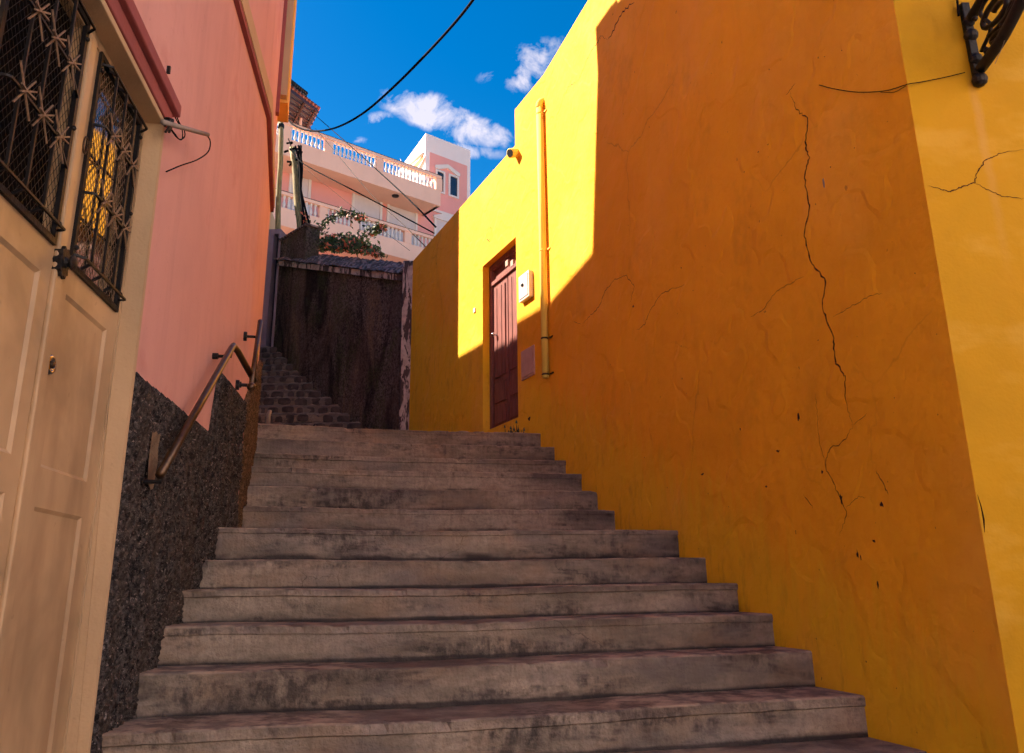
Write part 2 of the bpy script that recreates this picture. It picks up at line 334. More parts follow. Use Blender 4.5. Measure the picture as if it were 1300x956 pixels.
class MB:
    def __init__(m): m.v = []; m.f = []
    def add(m, vs, fs):
        b = len(m.v); m.v += [V(q) for q in vs]; m.f += [tuple(b + i for i in f) for f in fs]; return m
    def quad(m, a, b, c, d): return m.add([a, b, c, d], [(0, 1, 2, 3)])
    def hexa(m, p): return m.add(p, [(0, 1, 2, 3), (7, 6, 5, 4), (0, 4, 5, 1), (1, 5, 6, 2), (2, 6, 7, 3), (3, 7, 4, 0)])
    def box(m, fr, s0, s1, z0, z1, n0, n1):
        return m.hexa([fr.w(s0, z0, n1), fr.w(s1, z0, n1), fr.w(s1, z1, n1), fr.w(s0, z1, n1), fr.w(s0, z0, n0), fr.w(s1, z0, n0), fr.w(s1, z1, n0), fr.w(s0, z1, n0)])
    def prism(m, fr, poly, n0, n1):
        k = len(poly); a = [fr.w(s, z, n1) for s, z in poly]; b = [fr.w(s, z, n0) for s, z in poly]
        return m.add(a + b, [tuple(range(k)), tuple(range(2 * k - 1, k - 1, -1))] + [(i, i + k, (i + 1) % k + k, (i + 1) % k) for i in range(k)])
    def plan(m, poly, z0, z1):
        k = len(poly); a = [V((x, y, z1)) for x, y in poly]; b = [V((x, y, z0)) for x, y in poly]
        return m.add(a + b, [tuple(range(k)), tuple(range(2 * k - 1, k - 1, -1))] + [(i, i + k, (i + 1) % k + k, (i + 1) % k) for i in range(k)])
    def tube(m, pts, r, seg=8, caps=True, flat=None):
        pts = [V(p) for p in pts]; n = len(pts); rs = r if isinstance(r, (list, tuple)) else [r] * n; vs = []
        prev = None
        for i, p in enumerate(pts):
            t = (pts[min(i + 1, n - 1)] - pts[max(i - 1, 0)]).normalized()
            if prev is None:
                a = t.cross(V((0, 0, 1)));
                if a.length < .05: a = t.cross(V((1, 0, 0)))
            else: a = prev - t * prev.dot(t)
            a.normalize(); prev = a; b = t.cross(a)
            for j in range(seg):
                q = 2 * math.pi * (j + .5) / seg; vs.append(p + (a * math.cos(q) + b * math.sin(q)) * rs[i])
        fs = [(i * seg + j, i * seg + (j + 1) % seg, (i + 1) * seg + (j + 1) % seg, (i + 1) * seg + j) for i in range(n - 1) for j in range(seg)]
        if caps: fs += [tuple(reversed(range(seg))), tuple(range((n - 1) * seg, n * seg))]
        return m.add(vs, fs)
    def lathe(m, c, prof, seg=10, ax=None):
        c = V(c); vs = []
        ax = V(ax).normalized() if ax is not None else V((0, 0, 1))
        a = ax.cross(V((1, 0.2, 0)));
        if a.length < .1: a = ax.cross(V((0, 0, 1)))
        a.normalize(); b = ax.cross(a)
        for r, h in prof:
            for j in range(seg):
                q = 2 * math.pi * j / seg; vs.append(c + (a * math.cos(q) + b * math.sin(q)) * r + ax * h)
        n = len(prof)
        fs = [(i * seg + j, i * seg + (j + 1) % seg, (i + 1) * seg + (j + 1) % seg, (i + 1) * seg + j) for i in range(n - 1) for j in range(seg)]
        fs += [tuple(reversed(range(seg))), tuple(range((n - 1) * seg, n * seg))]
        return m.add(vs, fs)
    def ball(m, c, r, seg=10): return m.lathe(c, [(r * math.sin(math.pi * i / 6) + 1e-4, -r * math.cos(math.pi * i / 6)) for i in range(7)], seg)
    def ribbon(m, pts, ws, n):
        """flat jagged strip lying on a surface whose outward normal is n"""
        pts = [V(p) for p in pts]; k = len(pts); vs = []
        for i, p in enumerate(pts):
            t = (pts[min(i + 1, k - 1)] - pts[max(i - 1, 0)]).normalized(); a = t.cross(n).normalized()
            w = ws[i] if isinstance(ws, list) else ws
            vs += [p - a * w, p + a * w]
        return m.add(vs, [(2 * i, 2 * i + 1, 2 * i + 3, 2 * i + 2) for i in range(k - 1)])
    def build(m, name, mat, parent=None, loc=None, bevel=0, smooth=False, fix=True, segs=2):
        me = bpy.data.meshes.new(name)
        if parent is not None: b = BASE[parent.name]; my = V(loc) if loc is not None else b
        else: b = V((0, 0, 0)); my = V(loc) if loc is not None else V((0, 0, 0))
        me.from_pydata([tuple(v - my) for v in m.v], [], m.f)
        if fix:
            import bmesh
            bm = bmesh.new(); bm.from_mesh(me)
            bmesh.ops.remove_doubles(bm, verts=bm.verts, dist=1e-5)
            bmesh.ops.recalc_face_normals(bm, faces=bm.faces); bm.to_mesh(me); bm.free()
        me.materials.append(M[mat] if isinstance(mat, str) else mat)
        o = bpy.data.objects.new(name, me); C.objects.link(o); o.location = my - b if parent is not None else my
        if parent is not None: o.parent = parent
        BASE[o.name] = my
        if bevel:
            md = o.modifiers.new('bevel', 'BEVEL'); md.width = bevel; md.segments = segs; md.limit_method = 'ANGLE'; md.angle_limit = R(35)
        if smooth:
            for p in me.polygons: p.use_smooth = True
        return o
def part(name, mb, mat, parent, label=None, **k):
    o = mb.build(name, mat, parent, **k)
    if label: o['label'] = label
    return o
def curve(pts, n=8):
    """Catmull-Rom through pts"""
    pts = [V(p) for p in pts]; out = []
    P = [pts[0] * 2 - pts[1]] + pts + [pts[-1] * 2 - pts[-2]]
    for i in range(1, len(P) - 2):
        a, b, c, d = P[i - 1:i + 3]
        for j in range(n):
            t = j / n
            out.append(.5 * ((2 * b) + (c - a) * t + (2 * a - 5 * b + 4 * c - d) * t * t + (3 * b - 3 * c + d - a) * t ** 3))
    out.append(pts[-1]); return out
def wall_holes(mb, fr, s0, s1, z0, z1, holes, depth, step=None):
    """front face with rectangular openings and their reveals"""
    ss = sorted({s0, s1, *[h[0] for h in holes], *[h[1] for h in holes]}); zs = sorted({z0, z1, *[h[2] for h in holes], *[h[3] for h in holes]})
    for i in range(len(ss) - 1):
        for j in range(len(zs) - 1):
            a, b, c, d = ss[i], ss[i + 1], zs[j], zs[j + 1]; mx, mz = (a + b) / 2, (c + d) / 2
            if any(h[0] < mx < h[1] and h[2] < mz < h[3] for h in holes): continue
            mb.quad(fr.w(a, c), fr.w(b, c), fr.w(b, d), fr.w(a, d))
    for h in holes:
        a, b, c, d = h
        mb.quad(fr.w(a, c), fr.w(a, d), fr.w(a, d, -depth), fr.w(a, c, -depth)); mb.quad(fr.w(b, d), fr.w(b, c), fr.w(b, c, -depth), fr.w(b, d, -depth))
        mb.quad(fr.w(a, d), fr.w(b, d), fr.w(b, d, -depth), fr.w(a, d, -depth)); mb.quad(fr.w(b, c), fr.w(a, c), fr.w(a, c, -depth), fr.w(b, c, -depth))

# ------------------------------------------------------------------ plan of the lane (eye at the origin, z = 0 eye level)
GZ = -1.6
A = V((1.84, 3.35, 0)); B = V((.3772, 7.8825, 0)); DRF = V((-.4135, .9105, 0)).normalized(); DRN = (A - B).normalized()
Epx = 524
R1 = Fr(B, B - A, (0, 0))                                   # s negative towards camera
R2 = Fr(B, DRF, (0, 0))                                     # s positive away
sE = R2.at(523.5, 340)[0]; E = R2.w(sE, 0)
R3 = Fr(A, (1, .03), (0, 0))
L1 = Fr((-1.70, 4.6), (-.135, 1), (0, 4))
BL = L1.w(L1.at(309, 512)[0], 0)
L2 = Fr(BL, (-.265, 1), (0, 6))
CC = V((-2.30, 7.10, 0)); sC = (CC - BL).dot(L2.d); CC = L2.w(sC, 0)
SPX = R2.at(653.4, 140)[0]

# ground
gm = MB()
gm.plan([(-300, -300), (300, -300), (300, 300), (-300, 300)], GZ - .5, GZ)
tag(gm.build('ground', 'street'), kind='structure')
# hillside behind, rising under the far houses
hm = MB(); nx, ny = 24, 24
def hz(x, y): return GZ - .3 + max(0, min(13.5, (y - 17) * .75))
for j in range(ny + 1):
    for i in range(nx + 1):
        x = -60 + 120 * i / nx; y = 16.5 + 90 * j / ny; hm.v.append(V((x, y, hz(x, y) + (.3 * math.sin(x * .7) if y > 20 else 0))))
hm.f = [(j * (nx + 1) + i, j * (nx + 1) + i + 1, (j + 1) * (nx + 1) + i + 1, (j + 1) * (nx + 1) + i) for j in range(ny) for i in range(nx)]
tag(hm.build('hillside', 'soil'), kind='structure')

# unseen pale row houses behind the camera, added to bounce sunlight into the lane
for (poly, zt, mt_, lab) in ((((6.2, -14), (6.2, 1.6), (12, 1.6), (12, -14)), 7.0, 'white_trim', 'unseen white row house behind the viewer, added to bounce sunlight into the lane'),
                             (((-14, -13.5), (5.6, -14.5), (5.6, -20), (-14, -20)), 6.5, 'white_trim', 'long unseen white row house behind the viewer, added to bounce sunlight')):
    t_ = thing('fill_row_house', (poly[0][0], poly[0][1], GZ), lab, 'house')
    m_ = MB(); m_.plan(poly, GZ, zt); part('wall', m_, mt_, t_)
    m_ = MB(); m_.plan([(x * 1.001, y * 1.001) for x, y in poly], zt + .002, zt + .2); part('roof', m_, 'tile', t_)
# ------------------------------------------------------------------ concrete staircase
NS = V((-1, -.262, 0)).normalized()
def left_of(Rp):
    """left end of a nosing that starts at Rp, against the left wall"""
    best = None
    for fr in (L1, L2):
        den = NS.dot(fr.n); t = (fr.P - Rp).dot(fr.n) / den; p = Rp + NS * t
        s = (p - fr.P).dot(fr.d)
        if (fr is L1 and p.y <= BL.y) or (fr is L2 and p.y > BL.y): best = p
    return best
Hs = [-.33, -.16, 0, .155, .345, .56, .74, .925, 1.09, 1.26, 1.44]
Rpx = [(1030, 822), (980, 780), (935, 740), (895, 708), (860, 673), (780, 648), (758, 625), (738, 602), (718, 585), (704, 568), (686, 550)]
steps = []
for k in range(11):
    fr = R1 if k < 10 else R2
    p = fr.pt(*Rpx[k]); p.z = 0; steps.append((p, Hs[k]))
steps = [(V((1.49, 4.44, 0)), -.33)] + steps[1:] if False else steps
low = []
p0 = steps[0][0]
for i in range(1, 8):
    low.append((V((p0.x + .105 * i, p0.y - .325 * i, 0)), -.33 - .17 * i))
st = thing('stone_staircase', (0, 5.2, GZ), 'wide worn concrete staircase climbing between the pink and the orange house', 'stairs')
allst = [(p, h, k) for k, (p, h) in enumerate(low[::-1] + steps)]
for idx, (p, h, k) in enumerate(allst):
    nxt = allst[idx + 1][0] if idx + 1 < len(allst) else None
    prevh = allst[idx - 1][1] if idx else GZ
    Lp = left_of(p) + NS * .02; Rp = p - NS * .02
    if idx < 7: Rp = p - NS * (.25 if idx < 6 else .02) - (NS * 2.2 if idx < 6 else NS * 0)
    fwd = V((.262, 1, 0)).normalized() * -1
    fwd = V((-NS.y, NS.x, 0)); fwd = fwd if fwd.y > 0 else -fwd
    if nxt is None: dep = .34
    else: dep = (nxt - p).dot(fwd) + .16
    # body with subdivided, slightly worn nosing and an overhanging lip
    rnd0 = random.Random(idx + 3); n = 170; vs = []
    chips = [(rnd0.random(), rnd0.uniform(.004, .018), rnd0.uniform(.006, .026)) for _ in range(rnd0.randint(6, 12))]; mb = MB(); rise = h - prevh; lip = rnd0.uniform(.003, .011); lt = rnd0.uniform(.025, .045)
    rnd = random.Random(idx * 13 + 5)
    ph = [rnd.uniform(0, 6) for _ in range(6)]
    def wob(u, a): return a * (math.sin(u * 5 + ph[0]) * .5 + math.sin(u * 13 + ph[1]) * .3 + math.sin(u * 31 + ph[2]) * .2)
    has_lip = idx % 3 != 1
    for i in range(n + 1):
        t = i / n; q = Rp.lerp(Lp, t); chip = rnd.random() ** 10 * .006 + sum(max(0, 1 - abs(t - c0_) / w0_) ** .6 * d0_ for c0_, w0_, d0_ in chips); dish = -.012 * math.exp(-((t - .55) / .28) ** 2)
        e = wob(t * 3, .005) + rnd.uniform(-.0015, .0015); zz = wob(t * 2 + 3, .004) + dish
        o = lip if has_lip else 0
        prof = [(-rnd.uniform(0, .003), prevh - .02), (0, h - lt - .006), (0 - o, h - lt), (-o - .001 + chip, h - .008), (-o + .009 + chip, h - .0005 - chip * .4), (.06, h + .001), (dep, h + .004)]
        for a, z in prof: vs.append(q + fwd * (a + e) + V((0, 0, z + (zz if z > h - .06 else 0))))
    P_ = 7
    fs = [(i * P_ + j, (i + 1) * P_ + j, (i + 1) * P_ + j + 1, i * P_ + j + 1) for i in range(n) for j in range(P_ - 1)]
    # close the block: back, bottom, ends
    b0 = len(vs)
    for q in (Rp, Lp): vs += [q + fwd * dep + V((0, 0, prevh - .02))]
    fs += [tuple(list(range(0, P_)) + [b0]), tuple(list(range(n * P_, n * P_ + P_))[::-1] + [b0 + 1][:0]) if False else tuple([b0 + 1] + list(range(n * P_, n * P_ + P_)))]
    fs += [(P_ - 1, *[i * P_ + P_ - 1 for i in range(1, n + 1)], b0 + 1, b0), (0, b0, b0 + 1, *[i * P_ for i in range(n, 0, -1)])]
    mb.add(vs, fs)
    o = part('step', mb, 'conc', st, loc=((Rp + Lp) / 2 + V((0, 0, h))))
# landing / ramp above the stairs up to the cobbled flight
p10, _h = steps[-1]; l10 = left_of(p10)
fwd = V((-NS.y, NS.x, 0)); fwd = fwd if fwd.y > 0 else -fwd
a0 = p10 + fwd * .33 - NS * .3; b0 = l10 + fwd * .33 + NS * .6
rm = MB()
pts = [a0 + V((0, 0, 1.435)), b0 + V((0, 0, 1.435)), V((-4.9, 12.4, 2.15)), V((-1.2, 13.0, 2.26))]
rm.hexa([*pts, *[p + V((0, 0, -1.2)) for p in pts]])
tag(rm.build('path', 'pave'), kind='structure')

# ------------------------------------------------------------------ corner house on the right (orange flank, yellow front)
Z1, Z2 = 5.35, R2.at(583, 265)[1]
house = thing('corner_house', tuple(A + V((0, 0, GZ))), 'tall orange plastered house with cracked flank and yellow front, right of the stairs', 'house')
dl, dtop = R2.at(612.7, 338); dr, dtop2 = R2.at(655, 301); dr2, dbot = R2.at(658, 530); dl2, dbot2 = R2.at(620.3, 545.7)
DL, DR, DT, DB = max(dl, dl2), (dr + dr2) / 2, (dtop + dtop2) / 2, (dbot + dbot2) / 2
s_lo, s_hi = min(DL, DR), max(DL, DR)
wm = MB()
sA = -(A - B).length
wall_holes(wm, R1, sA, 0, GZ, Z1, [], .1)
wall_holes(wm, R2, 0, SPX, GZ, Z1, [], .1)
wall_holes(wm, R2, SPX, sE, GZ, Z2, [(s_lo, s_hi, DB, DT)], .085)
# roof edge, end wall and back
inn = V((5.5, 1.2, 0))
T = .22
wm.quad(R1.w(sA, Z1), R1.w(0, Z1), R1.w(0, Z1, -T), R1.w(sA, Z1, -T)); wm.quad(R2.w(0, Z1), R2.w(SPX, Z1), R2.w(SPX, Z1, -T), R2.w(0, Z1, -T))
wm.quad(R2.w(SPX, Z2), R2.w(sE, Z2), R2.w(sE, Z2, -T), R2.w(SPX, Z2, -T))
wm.quad(R2.w(SPX, Z2), R2.w(SPX, Z1), R2.w(SPX, Z1, -5), R2.w(SPX, Z2, -5))
wm.quad(R2.w(sE, GZ), R2.w(sE, Z2), R2.w(sE, Z2, -5), R2.w(sE, GZ, -5))
wo_ = part('flank_wall', wm, 'orange', house)
rf = MB(); q = [R1.w(sA, Z1 - .35, -T), R2.w(0, Z1 - .35, -T), R2.w(SPX, Z1 - .35, -T), R2.w(SPX, Z1 - .35, -5), R3.w(5, Z1 - .35, -T)]
rf.add(q, [(0, 1, 2, 3, 4)]); rf.add([R2.w(SPX, Z2 - .3, -T), R2.w(sE, Z2 - .3, -T), R2.w(sE, Z2 - .3, -5), R2.w(SPX, Z2 - .3, -5)], [(0, 1, 2, 3)])
part('roof', rf, 'tile', house)
fm = MB(); wall_holes(fm, R3, 0.0, 6, GZ, Z1 + .0, [], .1); fm.quad(R3.w(0, Z1), R3.w(6, Z1), R3.w(6, Z1, -T), R3.w(0, Z1, -T)); fm.quad(R3.w(6, GZ), R3.w(6, Z1), R3.w(6, Z1, -6), R3.w(6, GZ, -6))
_sx = R3.at(1243, 150)[0]
def front_paint():
    m, t, b = nodes('yellow_front_plaster'); s = NT(t); x = s.xyz()
    c = s.mix(s.ramp(s.noise(1.1, 5, .6, dist=.6), .3, .7), mul(YEL, .82), mul(YEL, 1.05))
    d = s.math('ABSOLUTE', s.math('SUBTRACT', x[0], s.math('MULTIPLY_ADD', s.noise(5, 3, .5, s.mapv((0, 0, 1))), .05, _sx - .025)))
    k = s.math('MULTIPLY', s.ramp(d, .030, .006), s.math('MULTIPLY', s.ramp(x[2], 1.6 + 2.28, 1.6 + 2.1), s.ramp(x[2], 1.6 + 1.2, 1.6 + 1.9)))
    c = s.mix(s.math('MULTIPLY', k, .22), c, (.62, .36, .18))
    p = s.ramp(s.noise(1.6, 5, .62, s.mapv((1, 1, 2.2), (1, 4, 2))), .54, .66)
    c = s.mix(s.math('MULTIPLY', p, .22), c, (.80, .50, .10))
    q = s.ramp(s.noise(1.2, 5, .65, s.mapv(loc=(6, 1, 1))), .52, .7)
    c = s.mix(s.math('MULTIPLY', q, .25), c, (.55, .24, .01))
    s.l(c, b.inputs['Base Color']); b.inputs['Roughness'].default_value = .75; b.inputs['Specular IOR Level'].default_value = .25
    s.l(s.bump(s.math('ADD', s.noise(4, 2, .55), s.math('MULTIPLY', s.noise(60, 1, .6), .14)), .35, .03), b.inputs['Normal']); return m
part('front_wall', fm, front_paint(), house, label='yellow front wall with stained cracks')
# door of the corner house
dm = MB(); dn = -.085
dm.box(R2, s_lo, s_hi, DB, DT, dn - .09, dn - .05)
leaf = part('door', dm, 'wood', house, label='brown panelled wooden door set in the orange wall')
w = s_hi - s_lo; H = DT - DB
fr_ = MB()
for a, b, c, d in ((s_lo, s_lo + .055, DB, DT), (s_hi - .055, s_hi, DB, DT), (s_lo + .055, s_hi - .055, DT - .07, DT)): fr_.box(R2, a, b, c, d, dn - .05, dn)
tr_z = DB + H * .87
fr_.box(R2, s_lo + .055, s_hi - .055, tr_z, tr_z + .05, dn - .05, dn - .005)
part('door_frame', fr_, 'wood', leaf, bevel=.004)
pn = MB(); zz0, zz1 = DB + .02, tr_z; mid = (s_lo + s_hi) / 2
cols = [(s_lo + .07, mid - .012), (mid + .012, s_hi - .07)]
for a, b in cols:
    pn.box(R2, a, b, zz0, zz1 - .005, dn - .05, dn - .03)
part('door_leaf', pn, 'wood', leaf, bevel=.004)
pg = MB()
for a, b in cols:
    for (c, d) in ((.03, .14), (.17, .30), (.34, .96)):
        pg.box(R2, a + .05, b - .05, zz0 + (zz1 - zz0) * c, zz0 + (zz1 - zz0) * d, dn - .03, dn - .014)
    for k in (1, 2):
        x_ = a + (b - a) * k / 3
        pg.box(R2, x_ - .006, x_ + .006, zz0 + (zz1 - zz0) * .34, zz0 + (zz1 - zz0) * .96, dn - .014, dn - .006)
part('door_panel', pg, 'wood', leaf, bevel=.012)
hd = MB(); hs, hzz = R2.at(629, 425, dn); hd.lathe(R2.w(hs, hzz, dn - .03), [(.022, 0), (.024, .01), (.01, .015), (.01, .05), (.026, .055), (.02, .075), (.005, .08)], 12, R2.n)
part('door_handle', hd, 'chrome', leaf, smooth=True)
for x_ in (643, 649.5):
    nb = MB(); s_, z_ = R2.at(x_, 334, dn); nb.box(R2, s_ - .035, s_ + .035, z_ - .035, z_ + .035, dn - .03, dn - .0)
    part('notice', nb, 'boxpink', leaf)

# cracks and knocks in the plaster: thin dark strips lying on the wall
def fissure(fr, px, w0, seed, sub=7, jag=.010, taper=True):
    rnd = random.Random(seed); pts = [fr.pt(x, y, .0015) for x, y in px]; out = []
    for i in range(len(pts) - 1):
        for j in range(sub):
            q = pts[i].lerp(pts[i + 1], j / sub)
            out.append(q + fr.d * rnd.uniform(-jag, jag) + V((0, 0, rnd.uniform(-jag, jag))))
    out.append(pts[-1]); k = len(out)
    ws = [w0 * (min(1, 6 * i / k, 6 * (k - 1 - i) / k) if taper else 1) * rnd.uniform(.45, 1.3) + .0003 for i in range(k)]
    return MB().ribbon(out, ws, fr.n)
main = [(1003, 118), (1012, 140), (1025, 150), (1023, 185), (1027, 200), (1021, 225), (1028, 262), (1021, 300), (1030, 335), (1048, 355), (1043, 390), (1058, 430), (1060, 460), (1074, 478), (1072, 505), (1083, 540)]
tail = [(1083, 540), (1072, 560), (1052, 570), (1048, 592), (1062, 622), (1076, 650), (1066, 680)]
for px, w0, sd_, jg in ((main, .0042, 1, .007), (tail, .0018, 2, .007), ([(1083, 540), (1100, 525)], .0008, 21, .005),
                    ([(997, 122), (1010, 105)], .001, 3, .004), ([(1020, 350), (1000, 362), (985, 370), (970, 392), (953, 402)], .0012, 4, .006),
                    ([(1058, 403), (1075, 392), (1100, 378), (1120, 372)], .0009, 5, .005), ([(1048, 592), (1040, 560), (1037, 520), (1035, 500)], .0007, 6, .005),
                    ([(738, 412), (748, 402), (760, 390), (768, 370), (780, 355), (795, 350), (805, 364), (800, 385)], .0024, 7, .008),
                    ([(808, 420), (818, 412), (825, 395), (838, 375), (850, 368), (870, 362)], .0020, 8, .008), ([(738, 412), (728, 408)], .001, 9, .004),
                    ([(1020, 628), (1032, 645)], .0012, 11, .004), ([(1112, 598), (1120, 612), (1128, 628)], .0022, 12, .003), ([(1074, 645), (1090, 630), (1098, 632)], .0007, 14, .004)):
    c_ = part('crack', fissure(R1, px, w0, sd_, jag=jg), 'crack', house, fix=False)
up_ = [(772, 50), (762, 45), (760, 52), (752, 62), (745, 75), (740, 88), (734, 102), (722, 110), (716, 124), (712, 136)]
part('crack', fissure(R1, up_, .0028, 33, jag=.01), 'crack', house, fix=False)
part('crack', fissure(R1, [(772, 50), (778, 40), (786, 22), (795, 10), (806, 2)], .006, 34, jag=.016), 'crack', house, fix=False)
for px, w0, sd_ in (([(1178, 236), (1195, 240), (1207, 244), (1222, 237), (1238, 232), (1241, 218), (1250, 205), (1268, 195), (1300, 190)], .0022, 41), ([(1238, 232), (1255, 241), (1275, 250), (1300, 252)], .0016, 42)):
    part('crack', fissure(R3, px, w0, sd_, jag=.004), 'crack', house, fix=False)
rnd = random.Random(5)
for (x, y, rx, ry) in ((1014, 530, 2, 8), (1110, 687, 3, 4), (988, 573, 4, 3), (892, 602, 3, 2), (973, 618, 2, 2), (1044, 599, 2.5, 4), (1068, 633, 3, 10), (1120, 640, 4, 6), (1115, 742, 1.5, 9), (1089, 703, 2, 8), (1093, 707, 1.5, 6),
                       (1047, 72, 1, 1), (1039, 73, 1, 2), (1069, 64, 1, 1), (963, 193, 1.5, 1.5), (1055, 212, 1.2, 1.2), (1085, 188, 1, 1), (1162, 347, 1, 1.5), (865, 340, 1, 1), (804, 389, 1.5, 2), (1100, 840, 1, 2), (940, 545, 1, 3), (672, 532, 3, 5)):
    fr = R1 if x > 705 else R2
    sp = MB(); k = 9; c = fr.at(x, y); n_ = []
    sx = abs(fr.at(x + rx, y)[0] - c[0]); sz = abs(fr.at(x, y + ry)[1] - c[1])
    for i in range(k):
        a = 2 * math.pi * i / k; q = rnd.uniform(.3, .85); n_.append(fr.w(c[0] + sx * q * math.cos(a), c[1] + sz * q * math.sin(a), .0018))
    sp.add(n_, [tuple(range(k))])
    part('scuff_mark', sp, 'scrape', house, fix=False)
ch = MB(); c = R1.at(1046, 233); ch.add([R1.w(c[0] + a, c[1] + b, .002) for a, b in ((-.008, 0), (-.004, .03), (.006, .025), (.004, -.02), (-.003, -.028))], [(0, 1, 2, 3, 4)])
part('chip', ch, 'chip', house, fix=False)
# ragged chip along the corner low down
cr = MB(); pts = [R1.pt(x, y, .0015) for x, y in ((1241, 628), (1246, 645), (1249, 660), (1250, 676))]; cr.ribbon(pts, [.001, .003, .0045, .001], R1.n)
part('crack', cr, 'crack', house, fix=False)

# downpipe at the bend of the wall
dpz0 = R2.at(703, 474, .05)[1]; dpz1 = R2.at(695, 122, .05)[1]
xs = [R2.at(702.0, 470, .055)[0], R2.at(694.5, 125, .055)[0]]; sdp = .06
sdp = max(.03, sum(xs) / 2)
dp = thing('downpipe', tuple(R2.w(sdp, dpz0, .055)), 'yellow painted rain downpipe running down the orange wall beside the door', 'pipe')
pm = MB(); pm.tube([R2.w(sdp, dpz0, .045), R2.w(sdp, dpz1, .045)], .034, 18); pm.tube(curve([R2.w(sdp, dpz1 - .02, .045), R2.w(sdp, dpz1 + .03, .042), R2.w(sdp, dpz1 + .07, .01), R2.w(sdp, dpz1 + .08, -.05)], 5), .038, 16)
part('pipe', pm, 'pipey', dp, smooth=True)
for y_ in (128, 310, 425, 472):
    z_ = R2.at(698, y_, .055)[1]; bm_ = MB(); bm_.lathe(R2.w(sdp, z_ - .009, .045), [(.035, 0), (.038, .004), (.038, .014), (.035, .018)], 18); bm_.box(R2, sdp - .11, sdp - .04, z_ - .006, z_ + .006, .0, .02); bm_.box(R2, sdp + .04, sdp + .09, z_ - .006, z_ + .006, .0, .02)
    part('bracket', bm_, 'brass' if y_ > 400 else 'pipey', dp, smooth=False)
# meter box, cupboard, spout, loop of wire
def wbox(name, px, depth, mat, label, cat, frame=True, extra=None):
    (s0, z0), (s1, z1) = R2.at(*px[0], depth), R2.at(*px[1], depth); a, b = min(s0, s1), max(s0, s1); c, d = min(z0, z1), max(z0, z1)
    t = thing(name, tuple(R2.w((a + b) / 2, c, 0)), label, cat)
    bx = MB(); bx.box(R2, a, b, c, d, -.005, depth); part('box', bx, mat, t, bevel=.008)
    lid = MB(); lid.box(R2, a + .02, b - .02, c + .025, d - .025, depth, depth + .008); part('door_panel', lid, mat, t, bevel=.004)
    return t, a, b, c, d
mt, a, b, c, d = wbox('meter_box', ((658.5, 385), (671, 342)), .05, 'white', 'white plastic meter box on the sunlit wall right of the brown door', 'meter box')
vm = MB(); vm.box(R2, a + (b - a) * .45, a + (b - a) * .62, c + (d - c) * .52, c + (d - c) * .60, .058, .072); part('latch', vm, 'iron', mt)
wbox('wall_cupboard', ((661.5, 484), (677.5, 437)), .012, 'boxpink', 'flat pale grey hatch low on the wall beneath the white meter box', 'hatch')
sl = R2.pt(656, 194, .0); sp_ = thing('wall_spout', tuple(sl), 'small round yellow spout sticking out under the orange roof edge', 'spout')
dirn = (R2.n * .85 + V((0, 0, -.35)) - R2.d * .25).normalized()
sm = MB(); sm.tube([sl - dirn * .05, sl + dirn * .11], [.05, .055], 14); part('spout_body', sm, 'pipey', sp_, smooth=True)
sm = MB(); sm.lathe(sl + dirn * .111, [(.047, 0), (.047, .004)], 14, dirn); part('spout_opening', sm, 'iron', sp_)
lw = R2.pt(622, 298); lp = MB(); q = R2.at(622, 297); lp.tube([R2.w(q[0] + .075 * math.cos(t) * (1 if t < 6 else 1.1), q[1] + .085 * math.sin(t) - (0 if t < 6.2 else (t - 6.2) * .12), .012) for t in [i * .35 for i in range(23)]], .002, 5)
o = lp.build('wire_loop', 'cableg', loc=tuple(lw)); tag(o, 'small loop of thin wire stuck to the sunlit wall above the brown door', 'wire')
sk = R2.pt(603, 394); s_, z_ = R2.at(603, 394); k_ = MB(); k_.box(R2, s_ - .03, s_ + .03, z_ - .03, z_ + .03, -.003, .014)
tag(k_.build('wall_button', 'white', loc=tuple(sk), bevel=.004), 'tiny white bell button on the wall left of the brown door', 'button')
# weeds at the foot of the wall under the door
for i, x_ in enumerate((640, 646, 652, 655, 661)):
    g = R2.pt(x_, 549, .06); g.z = 1.62 if i else 1.60; wmb = MB(); rnd = random.Random(i + 50)
    for k in range(9 if i != 1 else 14):
        d_ = V((rnd.uniform(-.5, .5), rnd.uniform(-.5, .5), 1.4)).normalized(); h_ = rnd.uniform(-.12, .06 if i in (1, 3) else -.03); b_ = d_.cross(V((0, 1, .2))).normalized() * .006
        base_ = g + V((rnd.uniform(-.03, .03), rnd.uniform(-.03, .03), -.22)); tip = base_ + d_ * (h_ + .2); mid_ = (base_ + tip) / 2 + V((0, 0, .01))
        wmb.add([base_ - b_, base_ + b_, mid_ + b_ * 1.3, tip, mid_ - b_ * 1.3], [(0, 1, 2, 3, 4)])
        if k % 3 == 0: wmb.add([tip + V((-.012, 0, -.01)), tip + V((.012, 0, -.01)), tip + V((.004, 0, .022)), tip + V((-.004, 0, .022))], [(0, 1, 2, 3)])
    o = wmb.build('weed', 'leafd', loc=tuple(g), fix=False)
    tag(o, 'dry weed rooted where the top step meets the orange wall', 'weed', 'weeds at the foot of the orange wall')

